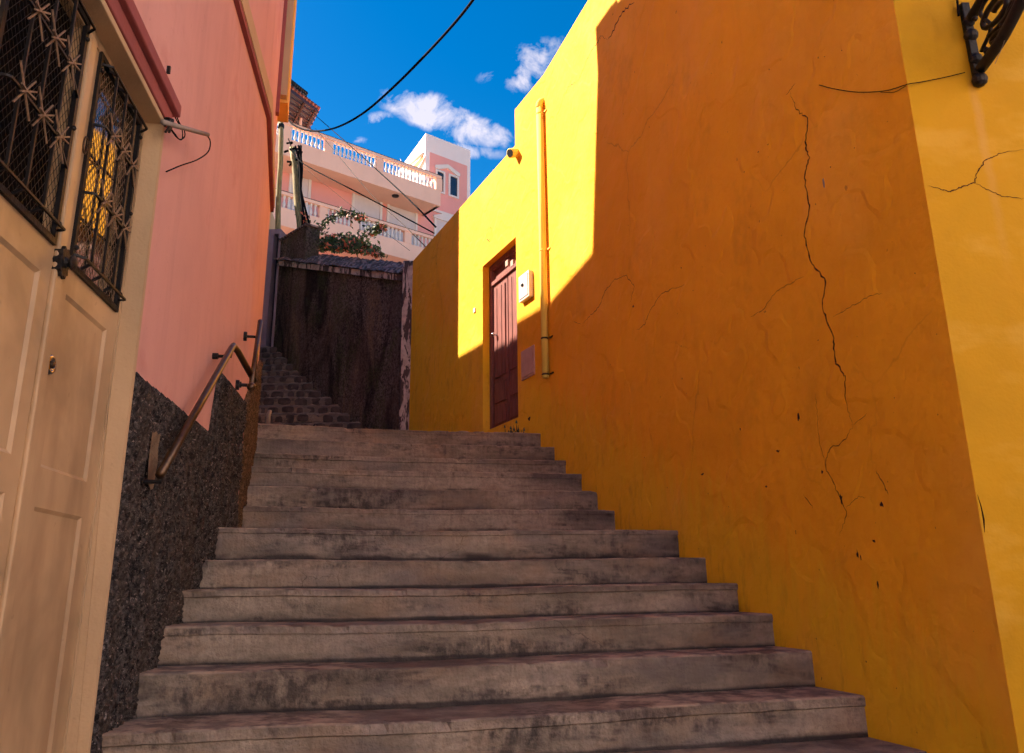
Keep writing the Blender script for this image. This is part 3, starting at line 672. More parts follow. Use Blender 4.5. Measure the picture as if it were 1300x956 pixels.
# ------------------------------------------------------------------ pink house on the left
pink = thing('pink_house', tuple(L1.w(0, GZ)), 'pink plastered house with dark roughcast base along the left of the stairs', 'house')
ZR = 7.67
D0 = .06                                                     # how far the door stands back
so_, _ = L1.at(180, 317); sdoor1 = sum(L1.at(*q)[0] for q in ((207, 160), (180, 317), (122, 865))) / 3
zhead = L1.at(207, 158)[1]
sdoor0 = sdoor1 - 2.55
FW = .075                                                    # width of the bright frame edge
pk = MB(); s0L = -5.9
sBL = (BL - L1.P).dot(L1.d)
wall_holes(pk, L1, s0L, sBL, GZ - .05, ZR, [(sdoor0, sdoor1, GZ - .05, zhead)], .3)
wall_holes(pk, L2, 0, sC, GZ, ZR, [], .1)
back = V((-4.56, 7.9, 0)); b2 = V((-6.04, 11.48, 0)); b3 = V((-9, 12.0, 0)); b4 = L1.w(s0L, 0) + V((-8, 0, 0)); b5 = L1.w(s0L, 0)  # hidden rear outline, shaped so its roof edge shadows the orange wall
ring = [CC, back, b2, b3, b4, b5]
for a, b in zip(ring[:-1], ring[1:]): pk.quad(V((a.x, a.y, GZ)), V((b.x, b.y, GZ)), V((b.x, b.y, ZR)), V((a.x, a.y, ZR)))
part('wall', pk, 'pink', pink)
rp = MB(); rp.add([V((p.x, p.y, ZR)) for p in (BL, CC, back, b2, b3, b4, b5)], [tuple(range(7))])
part('roof', rp, 'tile', pink)
# ragged roof tiles along the lane (their shadow notches the sunlit strip)
rt_ = MB(); rnd = random.Random(3)
for i in range(46):
    s_ = sC - .1 - i * .21
    fr, ss = (L2, s_) if s_ > 0 else (L1, sBL + s_)
    if i > 2: rt_.tube([fr.w(ss, ZR + .05 + rnd.uniform(-.02, .02), .10 + rnd.uniform(-.03, .03)), fr.w(ss, ZR + .22, -.5)], .085, 8)
part('roof_tile', rt_, 'tile', pink)
# string course above
sc_ = MB(); zc = L1.at(305, 0)[1] * .5 + L2.at(347, 200)[1] * .0 + L1.at(330, 130)[1] * .5
def course(mb, z0, z1, n1):
    a = [L1.w(s0L, 0, n1), L1.w(sBL, 0, n1) , L2.w(sC, 0, n1)]
    c = [L1.w(s0L, 0, 0), L1.w(sBL, 0, 0), L2.w(sC, 0, 0)]
    for i in range(2):
        mb.hexa([a[i] + V((0, 0, z0)), a[i + 1] + V((0, 0, z0)), a[i + 1] + V((0, 0, z1)), a[i] + V((0, 0, z1)), c[i] + V((0, 0, z0)), c[i + 1] + V((0, 0, z0)), c[i + 1] + V((0, 0, z1)), c[i] + V((0, 0, z1))])
course(sc_, zc, zc + .14, .035); part('string_course', sc_, 'cream', pink, label='pale string course')
sc_ = MB(); course(sc_, zc - .045, zc - .002, .03); part('course_groove', sc_, 'pinkd', pink)
# corner pilaster overhanging at first-floor level
zb = L2.at(352, 143)[1]
cp = MB(); cp.box(L2, sC - .34, sC + .02, zb, ZR, -.05, .10)
part('corner_pilaster', cp, 'ochre', pink, label='ochre overhanging corner pilaster', bevel=.006)  # block in an even ochre, apart from the pink wall
cp = MB(); cp.box(L2, sC - .42, sC - .345, zb + .03, ZR, -.05, .085); part('pilaster_strip', cp, 'cream', pink)
cp = MB(); cp.box(L2, sC - .50, sC - .425, zb - .2, ZR, -.05, .03); part('pilaster_strip', cp, 'pinkd', pink)  # darker dusky pink strip next to the pale one
# roughcast base: displaced grid
def grid_patch(fr, s0, s1, top, zlo, thick, res, seed, amp):
    rnd = random.Random(seed); nu = max(2, int((s1 - s0) / res)); mb = MB(); rows = []
    for i in range(nu + 1):
        s = s0 + (s1 - s0) * i / nu; zt = top(s) + rnd.uniform(-.012, .012); zl = zlo(s); nv = 110; col = []
        for j in range(nv + 1):
            t = j / nv; z = zl + (zt - zl) * t; e = thick + rnd.uniform(-amp, amp) + amp * math.sin(s * 23 + z * 17) * .5
            if j == nv: e = 0.001
            elif j == nv - 1: e = thick * .7
            if i == nu or i == 0: e = min(e, thick * .6)
            col.append(fr.w(s + rnd.uniform(-.3, .3) * res * (0 if i in (0, nu) else 1), z, e))
        rows.append(col); mb.v += col
    nv1 = 111
    for i in range(nu):
        for j in range(nv1 - 1): mb.f.append((i * nv1 + j, (i + 1) * nv1 + j, (i + 1) * nv1 + j + 1, i * nv1 + j + 1))
    return mb
sT = L1.at(264, 550)[0]; sT2 = L1.at(273, 500)[0]; zt1 = (L1.at(165, 465)[1] + L1.at(262, 550)[1]) / 2; zt2 = (L1.at(287, 477)[1] + L1.at(308, 512)[1]) / 2
def top1(s):
    if s < sT: return zt1
    if s > sT + .10: return zt2
    return zt1 + (zt2 - zt1) * (s - sT) / .10
part('plinth', grid_patch(L1, sdoor1 + .004, sBL, top1, lambda s: -1.0 + .6 * max(0, min(1, (s - sdoor1) / (sBL - sdoor1))), .022, .0125, 3, .011), 'rough', pink, label='dark roughcast base, stepped at the top', smooth=True, fix=False)
zt3 = L2.at(322, 445)[1]
part('plinth', grid_patch(L2, 0, sC, lambda s: zt2 + (1.95 - zt2) * s / sC, lambda s: .2, .03, .02, 8, .008), 'roughtan', pink, label='brownish rendered base beyond the bend', smooth=True, fix=False)
# mortar patch behind the lower rail bracket
mp = MB(); rnd = random.Random(2); pc = L1.at(193, 583, .03)
mp.add([L1.w(pc[0] + .085 * max(-.7, min(.7, math.cos(t * .4))) * rnd.uniform(.8, 1.15), pc[1] + .17 * max(-.7, min(.7, math.sin(t * .4))) * rnd.uniform(.85, 1.1), .036) for t in range(16)], [tuple(range(16))])
part('mortar_patch', mp, 'mort2', pink, fix=False)

# --- big cream door of the pink house
LD = Fr(L1.w(0, 0, -D0), L1.d, (0, 4))
def dpt(x, y): return LD.at(x, y)
seam = sum(dpt(*q)[0] for q in ((160, 317), (140, 480), (92, 865))) / 3
ztop = L1.w(0, 0)[2] + zhead
fm = MB()
def frame_piece(n0, n1, w0, w1, ext=0):
    fm.box(L1, sdoor1 - w1, sdoor1 - w0, GZ, zhead - w0, n0, n1); fm.box(L1, sdoor0 + w0, sdoor0 + w1, GZ, zhead - w0, n0, n1)
    fm.box(L1, sdoor0 + w1, sdoor1 - w1, zhead - w1, zhead - w0, n0, n1)
frame_piece(-.10, .018, -.0, .028)
fr2 = sdoor1 - seam
door = thing('tmp', (0, 0, 0), None, None); bpy.data.objects.remove(door)
frm = part('door_frame', fm, 'cream', pink, label='cream door frame', bevel=.004)
fm = MB(); fm.box(L1, seam + .002, sdoor1 - .028, GZ, zhead - .028, -.12, -D0 + .004); fm.box(L1, sdoor0 + .028, seam + .002, zhead - .028 - .04, zhead - .028, -.12, -D0 + .004)
part('door_jamb', fm, 'door', pink, bevel=.003)
# hood moulding above the door: stepped, dusky pink
hm_ = MB(); za = L1.at(217, 152)[1]
hm_.box(L1, sdoor0 - .1, sdoor1 + .06, zhead + .002, zhead + .075, -.0, .025); hm_.box(L1, sdoor0 - .1, sdoor1 + .09, zhead + .075, zhead + .135, .0, .05)
part('hood_moulding', hm_, 'pinkd', pink, label='dusky pink moulding above the door', bevel=.006)
# leaves
lz1 = zhead - .07
mid_s = seam - 1.02
# meeting stile from the lock/handle position
lock = dpt(61, 463); mid_s = lock[0] - .07
W1 = {}
def leafbuild(a, b, win, panels, name):
    """a,b extents along the wall; win = (s0,s1,z0,z1) opening; panels = list of recessed rects"""
    m = MB(); holes = [win] + panels
    ss = sorted({a, b, *[h[0] for h in holes], *[h[1] for h in holes]}); zs = sorted({GZ + .02, lz1, *[h[2] for h in holes], *[h[3] for h in holes]})
    for i in range(len(ss) - 1):
        for j in range(len(zs) - 1):
            p, q, c, d = ss[i], ss[i + 1], zs[j], zs[j + 1]; mx, mz = (p + q) / 2, (c + d) / 2
            if any(h[0] < mx < h[1] and h[2] < mz < h[3] for h in holes): continue
            m.quad(LD.w(p, c), LD.w(q, c), LD.w(q, d), LD.w(p, d))
    for k, h in enumerate(holes):
        p, q, c, d = h; dep = .045 if k == 0 else .010; io = 0 if k == 0 else .012
        A_ = [LD.w(p, c), LD.w(q, c), LD.w(q, d), LD.w(p, d)]; B_ = [LD.w(p + io, c + io, -dep), LD.w(q - io, c + io, -dep), LD.w(q - io, d - io, -dep), LD.w(p + io, d - io, -dep)]
        for i in range(4): m.quad(A_[i], A_[(i + 1) % 4], B_[(i + 1) % 4], B_[i])
        if k:
            io2 = .045; C_ = [LD.w(p + io2, c + io2, -dep), LD.w(q - io2, c + io2, -dep), LD.w(q - io2, d - io2, -dep), LD.w(p + io2, d - io2, -dep)]
            m.quad(*B_)
    # edges
    m.quad(LD.w(b, GZ + .02), LD.w(b, lz1), LD.w(b, lz1, -.045), LD.w(b, GZ + .02, -.045)); m.quad(LD.w(a, GZ + .02), LD.w(a, lz1), LD.w(a, lz1, -.045), LD.w(a, GZ + .02, -.045))
    m.quad(LD.w(a, lz1), LD.w(b, lz1), LD.w(b, lz1, -.045), LD.w(a, lz1, -.045))
    o = part('door_leaf', m, 'door', pink, label=name); return o
# window of right leaf
w2l = (dpt(128, 72)[0] + dpt(87, 333)[0]) / 2; w2r = (dpt(144.5, 392)[0] + dpt(176, 163)[0]) / 2
w2b = (dpt(87, 333)[1] + dpt(144.5, 392)[1]) / 2; w2t = (dpt(128, 71)[1] + dpt(176, 160)[1]) / 2
w1r = (dpt(66, 306)[0] + dpt(108, 30)[0]) / 2; w1b = dpt(66, 306)[1]; w1l = w1r - (w2r - w2l) * 1.12
ww = w2r - w2l
pu = (dpt(83, 374)[0], dpt(122, 480)[0]); pul = (dpt(52, 592)[0]); pur = dpt(110, 613)[0]; pub = (dpt(52, 592)[1] + dpt(110, 613)[1]) / 2; put = dpt(83, 372)[1]
pll = dpt(44, 643)[0]; plr = pur; plt = dpt(44, 643)[1]
P1 = [(min(pul, pll), pur, pub, put), (min(pul, pll), pur, GZ + .25, plt)]
wr = (w2l, w2r, w2b, w2t)
wid = pur - min(pul, pll)
P0 = [(dpt(14, 577)[0] - wid, dpt(14, 577)[0], dpt(14, 577)[1], w1b - .12), (dpt(14, 577)[0] - wid, dpt(14, 577)[0], GZ + .25, plt + .02)]
leafR = leafbuild(mid_s + .003, seam - .003, wr, P1, 'right leaf of the cream door')
w1l = max(w1l, P0[0][0])
leafL = leafbuild(mid_s - 1.05, mid_s - .003, (w1r - ww * 1.1, w1r, w1b, w1b + (w2t - w2b) * 1.0), P0, 'left leaf of the cream door')
ag = MB(); ag.box(LD, mid_s - .012, mid_s + .045, GZ + .02, lz1, -.002, .016); part('astragal', ag, 'door', leafR, bevel=.006)
def grille(leaf, s0, s1, z0, z1, gl, gl_mat):
    fwid = .018
    g = MB(); g.box(LD, s0 + .001, s1 - .001, z0 + .001, z1 - .001, -.024 if gl else -.044, -.012 if gl else -.036); part('pane', g, gl_mat, leaf)
    # steel surround
    f = MB()
    for a, b, c, d in ((s0 - .012, s1 + .012, z0 - .012, z0 + .008), (s0 - .012, s1 + .012, z1 - .008, z1 + .012), (s0 - .012, s0 + .008, z0 + .008, z1 - .008), (s1 - .008, s1 + .012, z0 + .008, z1 - .008)): f.box(LD, a, b, c, d, -.004, .012)
    for (a, c) in ((s0, z0 + .06), (s1, z0 + .06), (s0, z1 - .06), (s1, z1 - .06), (s1, (z0 + z1) / 2)): f.ball(LD.w(a, c, .014), .009)
    part('window_frame', f, 'iron', leaf)
    # woven mesh: two families of diagonal wires
    w = MB(); W, H_ = s1 - s0, z1 - z0; pit = .025; sl_ = 1.35
    k = int((W * sl_ + H_) / (pit * sl_ * 1.25)) + 2; stp = (W * sl_ + H_) / k
    for sgn in (1, -1):
        for i in range(1, k):
            c_ = -W * sl_ + i * stp                              # z = c + sl*s
            sa = max(0, -c_ / sl_); sb = min(W, (H_ - c_) / sl_)
            if sb - sa < .004: continue
            za_, zb_ = c_ + sl_ * sa, c_ + sl_ * sb
            if sgn < 0: a_, b_ = W - sa, W - sb
            else: a_, b_ = sa, sb
            w.tube([LD.w(s0 + a_, z0 + za_, -.006 + sgn * .0012), LD.w(s0 + b_, z0 + zb_, -.006 + sgn * .0012)], .0010, 4, False)
    part('wire_mesh', w, 'ironb' if gl else 'iron', leaf, fix=False)
    # projecting bars with stars
    n_ = .042; bars = [s0 + W * t for t in (.16, .40, .64)]; rows = [z0 + H_ * .33, z0 + H_ * .655]
    b = MB()
    for s_ in bars: b.tube([LD.w(s_, z0 + .012, .01), LD.w(s_, z0 + .03, n_ * .95), LD.w(s_, z0 + .045, n_), LD.w(s_, z1 - .045, n_), LD.w(s_, z1 - .03, n_ * .95), LD.w(s_, z1 - .012, .01)], .0062, 4)
    for z_ in rows: b.tube([LD.w(s0 + .002, z_, .012), LD.w(s0 + .008, z_, n_ * .9), LD.w(s0 + .014, z_, n_ + .006), LD.w(bars[0], z_, n_ + .008), LD.w(bars[-1], z_, n_ + .008), LD.w(bars[-1] + .06, z_ - .0, n_ * .9), LD.w(s1 - .002, z_ - .01, .012)], .0055, 4)
    b.tube([LD.w(s0, z0 + .035, .012), LD.w(s0 + .02, z0 + .03, n_), LD.w(s1 - .02, z0 + .03, n_), LD.w(s1, z0 + .035, .012)], .0055, 4)
    b.tube([LD.w(s0, z1 - .035, .012), LD.w(s0 + .02, z1 - .03, n_), LD.w(s1 - .02, z1 - .03, n_), LD.w(s1, z1 - .035, .012)], .0055, 4)
    part('window_grille', b, 'iron', leaf)
    for z_ in rows:
        for s_ in bars:
            stb = MB()
            for ang, ln, r_ in ((R(52), .082, .0030), (R(128), .082, .0030)):
                dx, dz = math.cos(ang) * ln, math.sin(ang) * ln
                stb.tube([LD.w(s_ - dx, z_ - dz, n_ + .014), LD.w(s_ + dx, z_ + dz, n_ + .014)], r_, 4)
            for oz in (-.008, .008):
                dx, dz = math.cos(R(18)) * .046, math.sin(R(18)) * .046
                stb.tube([LD.w(s_ - dx, z_ - dz + oz * 1.5, n_ + .024), LD.w(s_, z_, n_ + .020), LD.w(s_ + dx, z_ + dz + oz * 1.5, n_ + .024)], .0036, 4)
            part('star_ornament', stb, 'ironb', leaf)
grille(leafR, *wr, True, M['mirror'])
grille(leafL, w1r - ww * 1.1, w1r, w1b, w1b + (w2t - w2b), False, M['dark'])  # left window backed by a near-black sheet for the unlit inside
# loop catch between the windows, ornate pull, lock
lc = MB(); q = dpt(103, 184); lc.tube([LD.w(q[0] + .016 * math.cos(t * .5), q[1] + .032 * math.sin(t * .5), .014) for t in range(14)], .003, 6); part('catch_ring', lc, 'brass', leafR, smooth=True)
kn = MB(); q = dpt(72, 333)
prof = [(.0, -.040), (.014, -.046), (.020, -.034), (.030, -.030), (.026, -.014), (.034, 0), (.026, .014), (.030, .030), (.020, .034), (.014, .046), (0, .040), (-.014, .046), (-.020, .034), (-.030, .030), (-.026, .014), (-.034, 0), (-.026, -.014), (-.030, -.030), (-.020, -.034), (-.014, -.046)]
kn.prism(LD, [(q[0] + a * 1.1, q[1] + b * 1.15) for a, b in prof], .0, .028); kn.lathe(LD.w(q[0], q[1], .028), [(.020, 0), (.013, .008), (.013, .014), (.026, .018), (.027, .026), (.012, .032), (.002, .033)], 14, LD.n)
part('door_pull', kn, 'iron', leafR, bevel=.002)
lk = MB(); q = lock; lk.lathe(LD.w(q[0], q[1], 0), [(.033, 0), (.034, .008), (.028, .014), (.019, .0145), (.0185, .006)], 22, LD.n); part('lock_rosette', lk, 'chrome', leafR, smooth=True)
lk = MB(); lk.lathe(LD.w(q[0], q[1], .004), [(.0125, 0), (.0125, .012), (.010, .014)], 16, LD.n); part('lock_cylinder', lk, 'brass', leafR, smooth=True)

# --- conduit with loose cable end beside the door head
pts0 = L1.pt(207, 152, .03)
cn = thing('electric_conduit', tuple(pts0), 'short grey conduit with dangling cut cable at the door head on the pink wall', 'conduit')
c1 = MB(); c1.tube([L1.pt(207, 155, .05), L1.pt(235, 163, .07), L1.pt(264, 171, .10)], [.012, .011, .010], 10); part('conduit_pipe', c1, 'pale', cn, smooth=True)
c2 = MB(); c2.tube(curve([L1.pt(262, 170, .10), L1.pt(267, 180, .10), L1.pt(264, 193, .09), L1.pt(250, 203, .07), L1.pt(230, 210, .05), L1.pt(211, 218, .03)], 5), .0032, 6); part('cut_cable', c2, 'cable', cn, smooth=True)
c3 = MB(); rnd = random.Random(9)
c3.tube(curve([L1.pt(213, 158, .05), L1.pt(222, 170, .06), L1.pt(228, 177, .05), L1.pt(234, 174, .04), L1.pt(234, 166, .03), L1.pt(226, 152, .02), L1.pt(208, 105, .014), L1.pt(178, 40, .014), L1.pt(150, -20, .014)], 5), .0028, 6)
c3.tube(curve([L1.pt(214, 160, .05), L1.pt(224, 174, .055), L1.pt(231, 177, .045), L1.pt(231, 164, .03), L1.pt(222, 148, .02), L1.pt(203, 102, .016), L1.pt(172, 38, .016), L1.pt(143, -20, .016)], 5), .0028, 6)
part('cable', c3, 'cable', cn, smooth=True)
c4 = MB()
for i in range(12):
    a = L1.pt(208 + rnd.uniform(-1, 5), 152 + rnd.uniform(-3, 6), .03); b = L1.pt(208 + rnd.uniform(0, 12), 158 + rnd.uniform(-4, 12), .05); c4.tube(curve([a, (a + b) / 2 + V((.02, 0, .01)), b], 3), .004, 5)
part('taped_joint', c4, 'iron', cn, smooth=True)
hk = MB(); q = L1.at(212, 88); hk.box(L1, q[0] - .006, q[0] + .006, q[1] - .02, q[1] + .015, 0, .015)
tag(hk.build('wall_hook', 'iron', loc=tuple(L1.pt(212, 88))), 'tiny dark hook in the pink wall above the conduit', 'hook')

# --- handrails
hr = thing('handrail', tuple(L1.pt(200, 605, .10)), 'dark metal handrail rising beside the lower steps then level along the landing', 'handrail')
ra = L1.pt(203, 603, .10); rb = L1.pt(297, 437, .10); rc = L2.pt(323, 484, .10)
m_ = MB(); bend = [ra, ra.lerp(rb, .5), rb + (ra - rb).normalized() * .07, rb + (ra - rb).normalized() * .02 + V((0, 0, -.002)), rb + (rc - rb).normalized() * .05, rc]
m_.tube(bend, .0185, 14); part('rail', m_, 'rubber', hr, smooth=True)
for (x, y, fr, off) in ((193, 597, L1, .1), (290, 443, L1, .1), (320, 478, L2, .1)):
    bk = MB(); p = {193: ra + (rb - ra) * .03, 290: rb + (ra - rb) * .04, 320: rc + (rb - rc) * .12}[x]
    wl = p - fr.n * (p - fr.P).dot(fr.n)
    bk.tube([p + V((0, 0, -.02)), p + V((0, 0, -.05)), wl + V((0, 0, -.05)) + fr.n * .005], .009, 8); bk.lathe(wl + V((0, 0, -.05)), [(.018, 0), (.018, .03)], 12, fr.n)
    part('bracket', bk, 'iron', hr, smooth=False)
h2 = thing('handrail', tuple(L2.pt(323, 490, .08)), 'second dark handrail beside the upper steps at the far end of the pink wall', 'handrail')
qa = L2.pt(319, 491, .09); qb = L2.pt(330.5, 408, .09); m_ = MB(); qb = qb if (qb - qa).length < 4 else qa + (qb - qa).normalized() * 3
m_.tube([qa, qb], .016, 12); m_.ball(qa, .026); part('rail', m_, 'rubber', h2, smooth=True)
for t in (.12, .85):
    p = qa.lerp(qb, t); wl = p - L2.n * (p - L2.P).dot(L2.n); bk = MB(); bk.tube([p, p + V((0, 0, -.045)), wl + V((0, 0, -.045))], .009, 8); bk.lathe(wl + V((0, 0, -.045)), [(.03, 0), (.03, .02)], 12, L2.n); part('bracket', bk, 'iron', h2)
# stub of drain pipe on the top step
pv = left_of(p10) + fwd * .12 - NS * .10 + V((0, 0, 1.44)); m_ = MB(); m_.tube([pv, pv + V((0, 0, .10)), pv + V((.01, .01, .15))], [.022, .022, .018], 12)
tag(m_.build('drain_stub', 'pvc', loc=tuple(pv), smooth=True), 'short pale plastic pipe stub standing at the left end of the top step', 'pipe')

# --- iron lamp bracket on the yellow front, with its lantern hanging out of view above the lane
lb = thing('lamp_bracket', tuple(R3.pt(1240, 112, .0)), 'ornate black scrolled iron lamp bracket high on the yellow wall', 'lamp bracket')
s_, zb_ = R3.at(1241, 110); s2_, zt_ = R3.at(1226, 30)
s_ = s_ - .0; Hb = zt_ - zb_
n0 = MB(); zt = zb_ + .34
n0.box(R3, s_ - .019, s_ + .019, zb_ + .03, zt + .1, 0.0, .03); 
for z_, r_ in ((zb_ + .02, .030), (zb_ + .06, .022), (zb_ + .13, .026), (zb_ + .26, .028), (zb_ + .33, .024)): n0.ball(R3.w(s_, z_, .024), r_ * 1.15, 12)
part('back_plate', n0, 'iron', lb, bevel=.003, smooth=False)
def P3(n, z, ds=0): return R3.w(s_ + ds, zb_ + z * 1.05, n * 2.4)
arm = MB(); arm.tube(curve([P3(.02, .06), P3(.10, .10), P3(.20, .21), P3(.30, .36), P3(.42, .50), P3(.60, .60)], 6), .026, 8)
arm.tube(curve([P3(.02, .32), P3(.08, .36), P3(.16, .46), P3(.30, .56), P3(.60, .62)], 6), .024, 8); part('arm', arm, 'iron', lb, smooth=True)
sc1 = MB()
def spiral(cn, cz, r0_, turns, rad, ph=0, sg=1):
    sc1.tube([P3(cn + sg * r0_ * (1 - .8 * t) * math.cos(ph + turns * 2 * math.pi * t), cz + r0_ * (1 - .8 * t) * math.sin(ph + turns * 2 * math.pi * t)) for t in [i / 26 for i in range(27)]], rad * 1.45, 7)
spiral(.095, .225, .075, 1.7, .009, 4.2); spiral(.19, .34, .085, 1.8, .010, 4.0); spiral(.31, .47, .07, 1.6, .009, 3.8); spiral(.075, .12, .032, 1.3, .008, 3); spiral(.14, .42, .04, 1.4, .008, 2, -1)
sc1.tube(curve([P3(.03, .13), P3(.07, .19), P3(.05, .30), P3(.12, .36), P3(.11, .46)], 5), .009, 7); sc1.tube(curve([P3(.12, .17), P3(.16, .22), P3(.20, .25)], 4), .012, 7)
for q in ((.045, .105), (.10, .145), (.145, .26), (.25, .35), (.03, .30)): sc1.ball(P3(*q), .014, 8)
part('scrollwork', sc1, 'iron', lb, smooth=True)
lan = MB(); lc_ = P3(.60, .58); lan.tube([lc_, lc_ - V((0, 0, .08))], .01, 8); lan.lathe(lc_ - V((0, 0, .13)), [(.14, 0), (.10, .03), (.03, .06), (.01, .08)], 6)
lan.lathe(lc_ - V((0, 0, .45)), [(.02, -.03), (.07, 0), (.075, .01)], 6)
for i in range(6):
    a = i * math.pi / 3; lan.tube([lc_ + V((.07 * math.cos(a), .07 * math.sin(a), -.45)), lc_ + V((.13 * math.cos(a), .13 * math.sin(a), -.13))], .005, 5)
# thin wires tied to the bracket
tw = MB(); 
cornA = [R1.pt(x, y, .012) for x, y in ((1040, 108), (1060, 113), (1090, 117), (1125, 115), (1152, 107))]
tw.tube(curve(cornA + [R3.pt(1170, 104, .015), R3.pt(1200, 98, .02), R3.pt(1225, 92, .025)], 5), .0022, 5)
tw.tube(curve([R1.pt(1118, 117, .012), R1.pt(1135, 117, .015), R1.pt(1150, 109, .014)], 4), .0014, 5)
o = tw.build('loose_wire', 'cable', loc=tuple(R1.pt(1125, 115, .012))); tag(o, 'thin dark wire drooping across the orange wall to the lamp bracket', 'wire')
tw = MB(); tw.tube([R3.pt(1217, 20, .02), R3.pt(1213, -30, .02), R3.pt(1207, -120, .02)], .006, 6); tag(tw.build('lamp_cable', 'cable', loc=tuple(R3.pt(1217, 20, .02))), 'black cable running up the yellow wall from the lamp bracket', 'cable')
tw = MB(); tw.tube(curve([P3(.06, .02), P3(.09, .06), P3(.11, .10), P3(.16, .16)], 4), .0015, 5); part('tie_wire', tw, 'pale', lb)
# rust streak strips below the bracket
# ------------------------------------------------------------------ retaining wall across the top, with coping and pier
rd = V((-.69, .72, 0)).normalized()
RW = Fr(E + V((.0, .05, 0)), rd, (0, 0))
rw = thing('retaining_wall', tuple(RW.w(0, 1.5)), 'dark weathered retaining wall closing the top of the lane under a slate coping', 'wall')
def top_at(s, pts):
    for (a, za), (b, zb2) in zip(pts[:-1], pts[1:]):
        if a <= s <= b or (s > b and (b, zb2) == pts[-1]): return za + (zb2 - za) * (s - a) / (b - a)
    return pts[0][1]
lowl = sorted([RW.at(512, 352), RW.at(430, 342), RW.at(353, 333)]); upl = sorted([RW.at(521, 331), RW.at(470, 325), RW.at(388, 317), RW.at(357, 315)])
sW = RW.at(355, 330)[0]; sP = RW.at(388, 310)[0]
nW = 40; m_ = MB(); poly = [(-.3, .5)] + [(sW * i / nW, top_at(sW * i / nW, [(0, lowl[0][1])] + lowl)) for i in range(nW + 1)] + [(sW, .5)]
poly[1] = (-.3, poly[1][1])
m_.prism(RW, poly, -.45, 0); part('wall_face', m_, 'oldr', rw)
m_ = MB(); cpn = [(-.1, 0)] ; N2 = 34; rnd = random.Random(4)
lo = lambda s: top_at(s, [(0, lowl[0][1])] + lowl); hi = lambda s: top_at(s, [(0, upl[0][1])] + upl)
rows = 7
for i in range(N2 * 3 + 1):
    s = (sW + .05) * i / (N2 * 3)
    for j in range(rows + 1):
        t = j / rows; z = lo(s) + .05 + (hi(s) - lo(s) - .05) * t; n = .10 - .42 * t + rnd.uniform(-.016, .016) + .02 * math.sin((s * 9 + t * 6)); m_.v.append(RW.w(s, z + rnd.uniform(-.02, .02), n))
    m_.v.append(RW.w(s, lo(s) + .02, -.4))
q = rows + 2
for i in range(N2 * 3):
    for j in range(rows + 1): m_.f.append((i * q + j, (i + 1) * q + j, (i + 1) * q + j + 1, i * q + j + 1))
    m_.f.append((i * q + rows + 1, (i + 1) * q + rows + 1, (i + 1) * q, i * q))
part('coping', m_, 'slate', rw, label='sloping rough slate coping')
m_ = MB(); 
for i in range(20):
    a, b = sW * i / 20, sW * (i + 1) / 20; m_.hexa([RW.w(a, lo(a) - .07, .055), RW.w(b, lo(b) - .07, .055), RW.w(b, lo(b) + .035, .055), RW.w(a, lo(a) + .035, .055), RW.w(a, lo(a) - .07, -.1), RW.w(b, lo(b) - .07, -.1), RW.w(b, lo(b) + .035, -.1), RW.w(a, lo(a) + .035, -.1)])
part('coping_band', m_, 'peel', rw, label='flaking pale band under the coping')
zpt = (RW.at(358, 293)[1] + RW.at(388, 300)[1]) / 2
m_ = MB(); m_.box(RW, sP, sW + .02, hi(sP) - .3, zpt, -.3, .0); part('pier', m_, 'oldr', rw, bevel=.02, label='stub of masonry at the left end of the coping')
m_ = MB(); m_.box(RW, sP - .03, sW + .05, zpt - .0, zpt + .05, -.33, .03); part('pier_cap', m_, 'slate', rw, bevel=.01)
# pale peeling pier where the wall meets the orange house
pr = thing('lime_pier', tuple(R2.w(sE, 1.9, .05)), 'narrow peeling whitewashed pier between dark wall and orange house', 'pier')
m_ = MB(); rnd = random.Random(6); sa_, _z = R2.at(523, 440, .0)
zt_ = RW.at(516, 338)[1] + .02
NP = 40; wv = []
PR = Fr(E, (-1, 0), (0, 0))
w_ = .145
m_.box(PR, -.02, w_, 1.2, zt_, -.2, .02); part('pier_body', m_, 'peel', pr, bevel=.012)
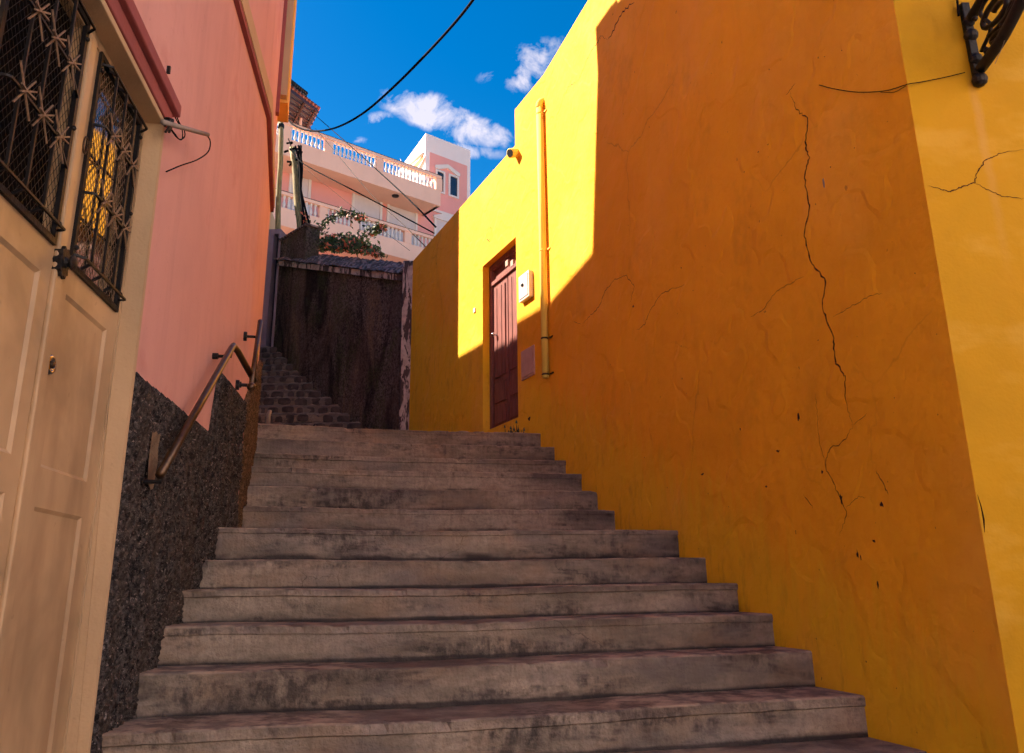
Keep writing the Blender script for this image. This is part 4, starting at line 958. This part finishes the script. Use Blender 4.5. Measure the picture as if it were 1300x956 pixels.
# cobbled flight climbing left along the retaining wall
cs = thing('cobbled_staircase', tuple(RW.w(1.2, 1.9)), 'upper flight of dark cobbled steps climbing left below the retaining wall', 'stairs')
cpx = [(520, 553), (500, 549), (480, 544), (460, 535), (445, 523), (432, 513), (422, 503), (408, 494), (398, 485), (390, 476), (380, 469), (373, 461), (366, 453), (359, 446), (352, 439)]
hprev = 1.9; cst = []
for i, (x, y) in enumerate(cpx):
    s = RW.at(x, y)[0]; z = RW.at(x, y)[1]; 
    if i < 3: z = 2.51 - (3 - i) * .14; s = 1.25 - (3 - i) * .33
    cst.append((s, z))
nd = V((-1, -.03, 0)).normalized(); fd = V((-.03, 1, 0)).normalized()
for i, (s, z) in enumerate(cst):
    rp_ = RW.w(s, 0, -.05); lp_ = rp_ + nd * max(.8, (rp_.x + .305 * rp_.y + .9)) ; zp = cst[i - 1][1] if i else 1.9
    nn = 26; m_ = MB(); rnd = random.Random(i + 77); vs = []
    for k in range(nn + 1):
        q = rp_.lerp(lp_, k / nn); j1, j2 = rnd.uniform(-.016, .016), rnd.uniform(-.012, .012)
        for a, zz in ((0, zp - .06), (-.01, zp + (z - zp) * .5), (0.0, z - .03), (.03, z), (.75, z + .01)): vs.append(q + fd * (a + j1) + V((0, 0, zz + (j2 if zz > z - .05 else 0))))
    m_.add(vs, [(k * 5 + j, (k + 1) * 5 + j, (k + 1) * 5 + j + 1, k * 5 + j + 1) for k in range(nn) for j in range(4)])
    stp_ = part('step', m_, 'mortar', cs, loc=tuple(rp_ + V((0, 0, z))), fix=False)
    g = MB(); u = .03; Ln = (lp_ - rp_).length
    while u < Ln:
        wd = rnd.uniform(.11, .26); hh = (z - zp) * rnd.uniform(.62, .85); z0_ = zp + (z - zp - hh) * rnd.uniform(.15, .7)
        q0 = rp_ + nd * u - fd * rnd.uniform(.012, .03); k = 9; e = []
        for jj in range(k):
            a = 2 * math.pi * (jj + .5) / k; cx = abs(math.cos(a)) ** .6 * (1 if math.cos(a) > 0 else -1); cz = abs(math.sin(a)) ** .6 * (1 if math.sin(a) > 0 else -1)
            e.append((wd / 2 * (1 + cx * rnd.uniform(.82, .98)), hh / 2 * (1 + cz * rnd.uniform(.8, 1))))
        g.add([q0 + nd * a + V((0, 0, z0_ + b_)) for a, b_ in e] + [q0 + nd * (wd / 2 + (a - wd / 2) * 1.08) + fd * .06 + V((0, 0, z0_ + hh / 2 + (b_ - hh / 2) * 1.08)) for a, b_ in e], [tuple(range(k))] + [(q, q + k, (q + 1) % k + k, (q + 1) % k) for q in range(k)])
        u += wd + rnd.uniform(.02, .05)
    so2 = part('stone_course', g, 'stone', stp_, loc=tuple(rp_ + V((0, 0, z))), bevel=.012)
# doorway building at the head of the cobbled flight
WD = Fr(RW.w(sW + .04, 0, .0), (-1, .1), (0, 0))
dh = thing('end_wall', tuple(WD.w(0, 4)), 'narrow lavender painted wall with tall dark doorway at the head of the cobbled steps', 'wall')
ztd = WD.at(346, 291)[1]; ho = (WD.at(352.5, 320)[0], WD.at(346, 320)[0], 3.5, WD.at(349, 297)[1])
m_ = MB(); wall_holes(m_, WD, 0, 2.2, 3.2, ztd, [ho], .25); m_.quad(WD.w(0, ztd), WD.w(2.2, ztd), WD.w(2.2, ztd, -.3), WD.w(0, ztd, -.3)); m_.quad(WD.w(0, 3.2), WD.w(0, ztd), WD.w(0, ztd, -.3), WD.w(0, 3.2, -.3))
part('wall_face', m_, 'lav', dh)
m_ = MB(); m_.box(WD, ho[0], ho[1], ho[2], ho[3], -.26, -.22); part('door', m_, 'dark', dh)  # near-black sheet in the opening, its unlit depth put into the colour

# unseen tall house added behind the pink house (its corner cuts off the sun on the far end of the orange wall)
NB = V((-.69, 10.23, 0)) + V((-.98, .2, 0)).normalized() * 4.35
nh = thing('shading_house', (NB.x - 2, NB.y + 2, 1.9), 'tall unseen house added behind the pink house to cut off the sun', 'house')
m_ = MB(); m_.plan([(NB.x, NB.y), (NB.x - .1, NB.y + 3.2), (NB.x - 4, NB.y + 3.2), (NB.x - 4, NB.y + .9)], 0, 10.6)
m_.plan([(NB.x - .15, NB.y + 3.2), (NB.x - .75, NB.y + 8.2), (NB.x - 5, NB.y + 8.2), (NB.x - 5, NB.y + 3.2)], 0, 8.3)  # lower wing, extended to keep sun off the retaining wall
part('wall', m_, 'cream', nh)
m_ = MB(); m_.plan([(NB.x + .03, NB.y - .0), (NB.x - .08, NB.y + 3.5), (NB.x - 4.1, NB.y + 3.5), (NB.x - 4.1, NB.y + .85)], 10.6, 10.75); part('roof', m_, 'tile', nh)

# ------------------------------------------------------------------ pink apartment house up the hill
P_ = pray(440, 200); P_ = P_ * (32 / math.hypot(P_.x, P_.y)); fd_ = V((1.2, 1, 0)).normalized()
FB = Fr(P_, fd_, (0, 0)); FWl = Fr(FB.w(0, 0, -1.35), fd_, (0, 0))
FBs = Fr(FB.w(0, 0, -.15), fd_, (0, 0))
fh = thing('apartment_house', tuple(FB.w(0, 6)), 'pink hillside apartment house with two balustraded balconies and a white tower', 'house')
sL_ = FB.at(300, 200)[0]; sR_ = FB.at(559.5, 240)[0]; sFar = FWl.at(597, 230)[0]
ztU = FB.at(440, 183.5)[1]; zbU = FB.at(440, 199)[1]; ztU = (FB.at(357, 152)[1] + FB.at(559, 224)[1]) / 2; zbU = (FB.at(358, 172)[1] + FB.at(559, 243)[1]) / 2; zdU = (FB.at(350, 196)[1] + FB.at(559, 259)[1]) / 2
ztL = (FB.at(346, 239)[1] + FB.at(544, 299)[1]) / 2; zbL = (FB.at(344.5, 259.5)[1] + FB.at(537.6, 314)[1]) / 2; zdL = zbL - (zbU - zdU)
scor = FWl.at(540, 200)[0]
ztT = (FWl.at(540, 168)[1] + FWl.at(598, 192)[1]) / 2
# main wall
wins = []
for (xl, yl, xr, yr, yt, yb) in ((368, 230, 392, 238, 228, 252),):
    pass
wm_ = MB(); wall_holes(wm_, FWl, sL_, sFar, 6, zdU + .25, [], .1)
part('wall', wm_, 'fpink', fh)
# balconies: slab band, posts, rail, balusters
def balcony(zt, zb, zd, s0, s1, posts, spacing, label, with_bal=True):
    m = MB(); m.box(FB, s0, s1, zd, zb - .0, -.14, 0); m.box(FB, s0, s1, zd + .0, zd + .16, -1.36, -.14)
    bal = part('balcony', m, 'facade', fh, label=label)
    r = MB(); r.box(FB, s0 - .0, s1 + .02, zt - .13, zt, -.19, .05); part('rail', r, 'facade', bal)
    ed = MB(); ed.box(FB, s0, s1 + .03, zt + .001, zt + .022, -.20, .06); part('rail_edge', ed, 'cableg', bal)
    for p in posts:
        b = MB(); b.box(FB, p - .17, p + .17, zb, zt - .13, -.15, .01); part('post', b, 'facade', bal)
    H_ = zt - .13 - zb; prof = [(.055, 0), (.055, .06), (.03, .09), (.04, .14), (.068, .27), (.060, .38), (.032, .60), (.026, .72), (.040, .80), (.03, .84), (.055, .90), (.055, 1)]
    mb = MB(); mb.lathe(V((0, 0, 0)), [(r_, h * H_) for r_, h in prof], 8); src = None
    s = s0 + spacing / 2; cnt = 0
    while s < s1 - .05:
        if all(abs(s - p) > .2 for p in posts) and cnt < 49:
            w = FB.w(s, zb, -.07)
            if src is None:
                src = mb.build('baluster', 'white_trim', bal, loc=BASE[bal.name]); src.data.transform(Matrix.Translation(BASE[bal.name])); src.location = w - BASE[bal.name]
                for p_ in src.data.polygons: p_.use_smooth = True
            else:
                c = src.copy(); C.objects.link(c); c.parent = bal; c.location = w - BASE[bal.name]
            cnt += 1
        s += spacing
    return bal
pU = [FB.at(x, 200)[0] for x in (361, 416.5, 483, 558)]; pL = [FB.at(x, 270)[0] for x in (341, 411, 452, 519)]
sv0 = FB.at(345, 170)[0]
balcony(ztU, zbU, zdU, sv0, sR_, pU, .185, 'upper balcony open to the sky')
balcony(ztL, zbL, zdL, sv0 - .3, sR_ + .6, pL, .19, 'lower balcony under the soffit lamps')
# side return of the upper balcony (right end) and parapet end
m_ = MB(); m_.box(FB, sR_ - .14, sR_, zdU, zbU, -1.36, -.14); m_.box(FB, sR_ - .12, sR_ + .02, ztU - .13, ztU, -1.36, -.19); part('balcony_return', m_, 'facade', fh)
# roof terrace floor
m_ = MB(); m_.box(FWl, sL_, scor, zdU + .16, zdU + .3, -6, 0.0); part('roof_terrace', m_, 'facade', fh)
# soffit lamps
for (x, y) in ((378, 206), (502, 248.5)):
    r_ = pray(x, y); k = (zdU - .0) / r_.z; p = r_ * k; m_ = MB(); m_.lathe(p + V((0, 0, -.05)), [(.10, 0), (.155, .015), (.165, .06)], 14); part('soffit_lamp', m_, 'iron', fh, smooth=True)
# windows with roller shutters and pediments
def pwindow(fr, x0, x1, ymid, zb, zt, shut=True, ped=True, name='window'):
    s0, s1 = fr.at(x0, ymid)[0], fr.at(x1, ymid)[0]
    f = MB(); w = .11
    f.box(fr, s0 - w, s0, zb - .05, zt + .02, .0, .07); f.box(fr, s1, s1 + w, zb - .05, zt + .02, .0, .07)
    if ped: f.prism(fr, [(s0 - w - .06, zt + .02), (s1 + w + .06, zt + .02), (s1 + w + .06, zt + .14), ((s0 + s1) / 2 + .25, zt + .36), ((s0 + s1) / 2 - .25, zt + .36), (s0 - w - .06, zt + .14)], 0, .10)
    else: f.box(fr, s0, s1, zt, zt + .08, 0, .07)
    wn = part(name, f, 'white_trim', fh)
    p = MB(); 
    if shut:
        n_ = 26
        for i in range(n_): a = zb + (zt + .02 - zb) * i / n_; b = zb + (zt + .02 - zb) * (i + 1) / n_; p.add([fr.w(s0, a, .012), fr.w(s1, a, .012), fr.w(s1, b, .028), fr.w(s0, b, .028)], [(0, 1, 2, 3)])
        part('shutter', p, 'shutter', wn, fix=False)
    else:
        p.box(fr, s0, s1, zb, zt, .004, .012); part('pane', p, 'dglass', wn)
        q = MB(); q.box(fr, s0 + .0, s0 + .04, zb, zt, .012, .03); q.box(fr, s1 - .04, s1, zb, zt, .012, .03); q.box(fr, s0 + .04, s1 - .04, zt - .05, zt, .012, .03); part('sash', q, 'shutter', wn)
zW = FWl.at(470, 252)[1]
for (x0, x1, ym, yt) in ((370, 391.5, 232, 0), (449, 482, 262, 0), (493.5, 527, 270, 0), (553, 580, 285, 0)): pwindow(FWl, x0, x1, ym, zbL - .5, zW)
m_ = MB(); m_.box(FWl, FWl.at(545, 268)[0], sFar - .1, FWl.at(553, 268)[1] - .06, FWl.at(553, 268)[1] + .06, 0, .08); part('string_course', m_, 'white_trim', fh)
# tower
TW = FWl; m_ = MB(); sdn = V((-.49, 1, 0)).normalized() * 4.6
ca = TW.w(scor, 0); cb = TW.w(sFar, 0); cc_ = cb + sdn; cdd = ca + sdn; zt_w = zdU + .25
m_.hexa([V((p.x, p.y, z)) for z in (zt_w, ztT) for p in (ca, cb, cc_, cdd)])
tw_ = part('tower', m_, 'tower', fh, label='square white rooftop tower')
zpk = (TW.at(545, 192)[1] + TW.at(592, 211)[1]) / 2; sp0, sp1 = TW.at(545.5, 200)[0], TW.at(593, 215)[0]
m_ = MB(); m_.box(TW, sp0, sp1, zt_w - .02, zpk, 0, .006); part('tower_panel', m_, 'fpink', tw_)
TW2 = Fr(TW.w(0, 0, .007), fd_, (0, 0))
za_ = TW2.at(558, 219)[1]; zb2_ = TW2.at(558, 243)[1]
for x0, x1 in ((554.5, 562.5), (571, 580)):
    s0, s1 = TW2.at(x0, 230)[0], TW2.at(x1, 235)[0]; zz_t = (TW2.at(558, 219)[1] + TW2.at(576, 225)[1]) / 2; zz_b = (TW2.at(558, 243)[1] + TW2.at(576, 249)[1]) / 2
    f = MB(); w = .09
    for a, b, c, d in ((s0 - w, s0, zz_b - w, zz_t + w), (s1, s1 + w, zz_b - w, zz_t + w), (s0, s1, zz_b - w, zz_b), (s0, s1, zz_t, zz_t + w)): f.box(TW2, a, b, c, d, 0, .06)
    wn = part('window', f, 'white_trim', fh); g = MB(); g.box(TW2, s0, s1, zz_b, zz_t, .004, .012); part('pane', g, 'dglass', wn)
f = MB(); s0, s1 = TW2.at(552, 215)[0], TW2.at(583, 225)[0]; mid_ = (s0 + s1) / 2; zz_t += .12
f.prism(TW2, [(s0, zz_t), (mid_, zz_t + .28), (s1, zz_t), (s1, zz_t + .15), (mid_ + .05, zz_t + .47), (mid_ - .05, zz_t + .47), (s0, zz_t + .15)][0:0] or [(s0, zz_t), (s0 + .18, zz_t), (mid_, zz_t + .22), (s1 - .18, zz_t), (s1, zz_t), (s1, zz_t + .16), (mid_, zz_t + .42), (s0, zz_t + .16)], 0, .08)
part('pediment', f, 'white_trim', fh)
# rolled awning and antenna on the terrace, in front of the tower's side
SD = Fr(ca, sdn, (ca.x - 5, ca.y))
f = MB(); a_ = SD.pt(537.5, 195, .12); b_ = SD.pt(520, 209, .35); f.tube([a_, b_], .07, 10); aw = part('awning', f, 'facade', fh, smooth=True)
f = MB(); a1 = SD.pt(537.5, 197, .1); b1 = SD.pt(524, 212, .25); f.add([a1, b1, b1 + V((0, 0, -.35)), a1 + V((0, 0, -.2))], [(0, 1, 2, 3)]); f.add([p + SD.n * .01 for p in (a1, b1, b1 + V((0, 0, -.35)), a1 + V((0, 0, -.2)))], [(0, 1, 2, 3)]); part('awning_cloth', f, 'redpole', aw, fix=False)
an = FWl.w(scor - 1.2, 0, -2.0); f = MB(); an_p = pray(509.5, 212); an_p = an_p * (36 / an_p.y); base_ = an_p + V((0, 0, -1.2))
f.tube([base_, an_p + V((0, 0, .1)), an_p + V((-.04, 0, .42))], .02, 6)
for z_ in (.05, .15, .25): f.tube([an_p + V((-.12, 0, z_)), an_p + V((.12, 0, z_ - .02))], .012, 5)
tag(f.build('antenna', 'white', loc=tuple(base_)), 'small white aerial on the terrace beside the white tower', 'antenna')
# timber pergola with tiled roof on the terrace
pg_ = thing('pergola', tuple(FB.w(sv0, zbU, -2)), 'dark red timber pergola roof with clay tiles at the left end of the terrace', 'pergola')
def far(x, y, d): r_ = pray(x, y); return r_ * (d / math.hypot(r_.x, r_.y))
e1 = far(404, 140.5, 33.0); e2 = far(391, 166, 33.8); r1 = far(366, 112, 30.0); dv = (r1 - e1)
e1b = e1; q4 = e1 + (e2 - e1); c_far = e2 + dv * 1.6; d_far = e1 + dv * 1.6
f = MB(); upv = V((0, 0, .07)); f.hexa([e1, e2, c_far, d_far, e1 + upv, e2 + upv, c_far + upv, d_far + upv]); part('roof_boards', f, 'pergola', pg_)
f = MB()
for t in (.02, .2, .4, .6, .8, .98): a_ = e1.lerp(e2, t); f.tube([a_ + V((0, 0, -.06)), a_ + dv * 1.5 + V((0, 0, -.06))], .06, 4)
for t in (.12, .5): a_ = e1 + dv * t; f.tube([a_ + V((0, 0, -.15)), a_ + (e2 - e1) + V((0, 0, -.15))], .06, 4)
part('rafter', f, 'pergola', pg_)
f = MB()
for i in range(14): a_ = e1 + dv * (i / 9) + V((0, 0, .20)); f.tube([a_, a_ + (e2 - e1) * .9], .10, 7)
part('roof_tiles', f, 'tile', pg_)
f = MB(); p1 = far(382.5, 143, 32.4); f.tube([p1, p1 + V((0, 0, -2.4))], .06, 4); part('post', f, 'facade', pg_)
f = MB(); rnd = random.Random(12)
for i in range(9): a_ = e1 + dv * (.45 + i * .065) + V((0, 0, .22)); f.tube([a_, a_ + V((rnd.uniform(-.1, .1), 0, .18))], .045, 6); f.ball(a_ + V((0, 0, .16)), .09, 8)
part('ridge_ornament', f, 'iron', pg_)

# ------------------------------------------------------------------ poles and cables
pl1 = far(357.5, 148, 16.8); pb1 = far(358.5, 293, 16.8); pb1.z = 4.2; pb1.x = far(359.2, 300, 16.8).x
def pole(name, top, bot, r0_, r1_, label):
    t = thing(name, tuple(bot), label, 'utility pole'); f = MB(); n = 10
    f.tube([bot.lerp(top, i / n) + V((.012 * math.sin(i * 1.7), 0, 0)) for i in range(n + 1)], [r0_ + (r1_ - r0_) * i / n for i in range(n + 1)], 12); part('shaft', f, 'pole', t, smooth=True); return t
poleA = pole('utility_pole', pl1, pb1, .065, .050, 'slim upright wooden pole left of the other, against the pink house corner')
c_ = MB(); c_.lathe(pl1 + V((0, 0, -.28)), [(.07, 0), (.075, .02), (.075, .06), (.07, .08)], 10); part('band', c_, 'iron', poleA)
pt2 = far(371.5, 188, 16.5); pb2 = far(381.5, 296, 16.0); dirp = (pb2 - pt2).normalized(); pb2 = pb2 + dirp * 1.6
poleB = pole('utility_pole', pt2, pb2, .08, .062, 'thicker leaning wooden pole wrapped with black cables')
c_ = MB(); rnd = random.Random(8)
for k in range(4):
    off = V((.09 + .03 * k, -.08, 0)); c_.tube(curve([pt2.lerp(pb2, t) + off * (1 + .4 * math.sin(k + t * 7)) + V((rnd.uniform(-.02, .02), 0, 0)) for t in (0, .15, .3, .45, .6)], 4), .022, 6)
for k in range(7):
    a_ = pt2 + V((rnd.uniform(-.15, .2), -.1, rnd.uniform(-.55, .12))); b_ = a_ + V((rnd.uniform(-.12, .15), 0, rnd.uniform(-.25, .1))); c_.tube(curve([a_, (a_ + b_) / 2 + V((.08, 0, .03)), b_], 4), .024, 6)
part('cable_bundle', c_, 'cable', poleB, smooth=True)
def cable(name, pxs, r_, mat, label):
    pts = [far(x, y, d) if d > 0 else None for x, y, d in pxs]; f = MB(); f.tube(curve(pts, 10), r_, 6)
    mp_ = pts[len(pts) // 2]; tag(f.build(name, mat, loc=tuple(mp_), smooth=True), label, 'cable')
cable('overhead_cable', [(362, 147, 16.8), (372, 158, 16.3), (388, 165, 15.6), (408, 166, 14.8), (432, 160, 13.8), (462, 143, 12.8), (497, 113, 11.6), (540, 70, 10.4), (585, 20, 9.4), (628, -38, 8.5), (690, -120, 7.7)], .019, 'cable', 'thick black cable sagging from the poles and sweeping up across the blue sky')
cable('overhead_cable', [(402, 148, 30), (440, 181, 24), (480, 217, 19), (520, 254, 15), (553, 288, 11.4)], .016, 'cable', 'straight black cable running from the pergola down to the orange roof corner')
cable('overhead_cable', [(366, 176, 16.5), (375, 198, 16), (392, 212, 15.4), (430, 232, 14.4), (480, 258, 13.2), (525, 282, 12), (551, 296, 11.3)], .011, 'cable', 'thin black cable from the cable bundle to the orange roof, below the straight one')
cable('overhead_cable', [(400, 163, 30), (420, 186, 27), (450, 222, 22), (480, 256, 18), (512, 285, 15), (545, 318, 12)], .008, 'cableg', 'faint grey cable crossing both balconies behind the black ones')
cable('overhead_cable', [(381, 208, 20), (420, 240, 18), (460, 272, 16), (500, 303, 14), (520, 318, 12.6)], .0035, 'cableg', 'faintest pale wire running from the left soffit lamp towards the coping')

# ------------------------------------------------------------------ bougainvillea spilling over the wall
bg_ = thing('bougainvillea', tuple(far(430, 330, 16.6)), 'bougainvillea with orange red flowers spilling over the slate coping', 'shrub')
def rwp(x, y, off=-.55): return RW.pt(x, y, off)
arch = curve([rwp(400, 312), rwp(403, 300), rwp(408, 289), rwp(418, 279), rwp(430, 273), rwp(437, 271), rwp(450, 273), rwp(458, 277)], 5)
twig = [arch, curve([rwp(402, 305), rwp(396, 292), rwp(391, 282), rwp(384, 275), rwp(380, 272)], 5), curve([rwp(440, 315), rwp(455, 303), rwp(468, 292), rwp(478, 289), rwp(486, 290)], 5),
        curve([rwp(420, 315), rwp(430, 305), rwp(440, 300), rwp(452, 304)], 5), curve([rwp(450, 318), rwp(462, 310), rwp(475, 316), rwp(484, 322)], 5)]
f = MB()
for t in twig: f.tube(t, .011, 5)
part('stem', f, 'stem', bg_)
rnd = random.Random(21); lf = MB(); ld = MB(); fl = MB(); fp = MB()
def leafq(mb, p, sz):
    a = V((rnd.gauss(0, 1), rnd.gauss(0, 1), rnd.gauss(0, 1))).normalized(); b = a.cross(V((rnd.gauss(0, 1), rnd.gauss(0, 1), rnd.gauss(0, 1)))).normalized(); c = a.cross(b) * .15 * sz
    mb.add([p - a * sz, p - b * sz * .5 + c, p + a * sz, p + b * sz * .5 + c], [(0, 1, 2, 3)])
for ti, t in enumerate(twig):
    for k, p in enumerate(t):
        for _ in range(9 if ti != 1 else 5):
            leafq(lf if rnd.random() < .6 else ld, p + V((rnd.gauss(0, .05), rnd.gauss(0, .06), rnd.gauss(0, .05))), rnd.uniform(.03, .055))
# mass along the coping, by pixel clusters on the wall's plane with depth
for (x, y, rx, ry, n, kf) in ((408, 312, 12, 8, 260, .12), (428, 313, 14, 8, 330, .22), (448, 314, 12, 8, 300, .35), (466, 318, 12, 6, 200, .55), (398, 300, 6, 10, 80, .3), (418, 306, 12, 5, 120, .25), (442, 306, 10, 6, 100, .5), (478, 322, 7, 4, 70, .8),
                              (458, 277, 8, 4, 60, .9), (441, 272, 6, 3, 30, .4), (384, 274, 6, 7, 70, .85), (388, 286, 5, 5, 40, .5), (484, 289, 6, 5, 50, .7), (474, 296, 5, 5, 30, .3), (398, 295, 6, 5, 40, .6), (420, 300, 8, 4, 40, .7), (455, 305, 8, 5, 60, .8)):
    for _ in range(n):
        a = rnd.uniform(0, 6.283); q = math.sqrt(rnd.random()); p = rwp(x + rx * q * math.cos(a), y + ry * q * math.sin(a) * .9, -.55 + rnd.gauss(0, .13))
        if rnd.random() < kf * .75: leafq(fl if rnd.random() < .6 else fp, p, rnd.uniform(.03, .06))
        else: leafq(lf if rnd.random() < .55 else ld, p, rnd.uniform(.035, .065))
part('foliage', lf, 'leaf', bg_, fix=False); part('foliage', ld, 'leafd', bg_, fix=False); part('flowers', fl, 'flower', bg_, fix=False); part('flowers', fp, 'flowerp', bg_, fix=False)
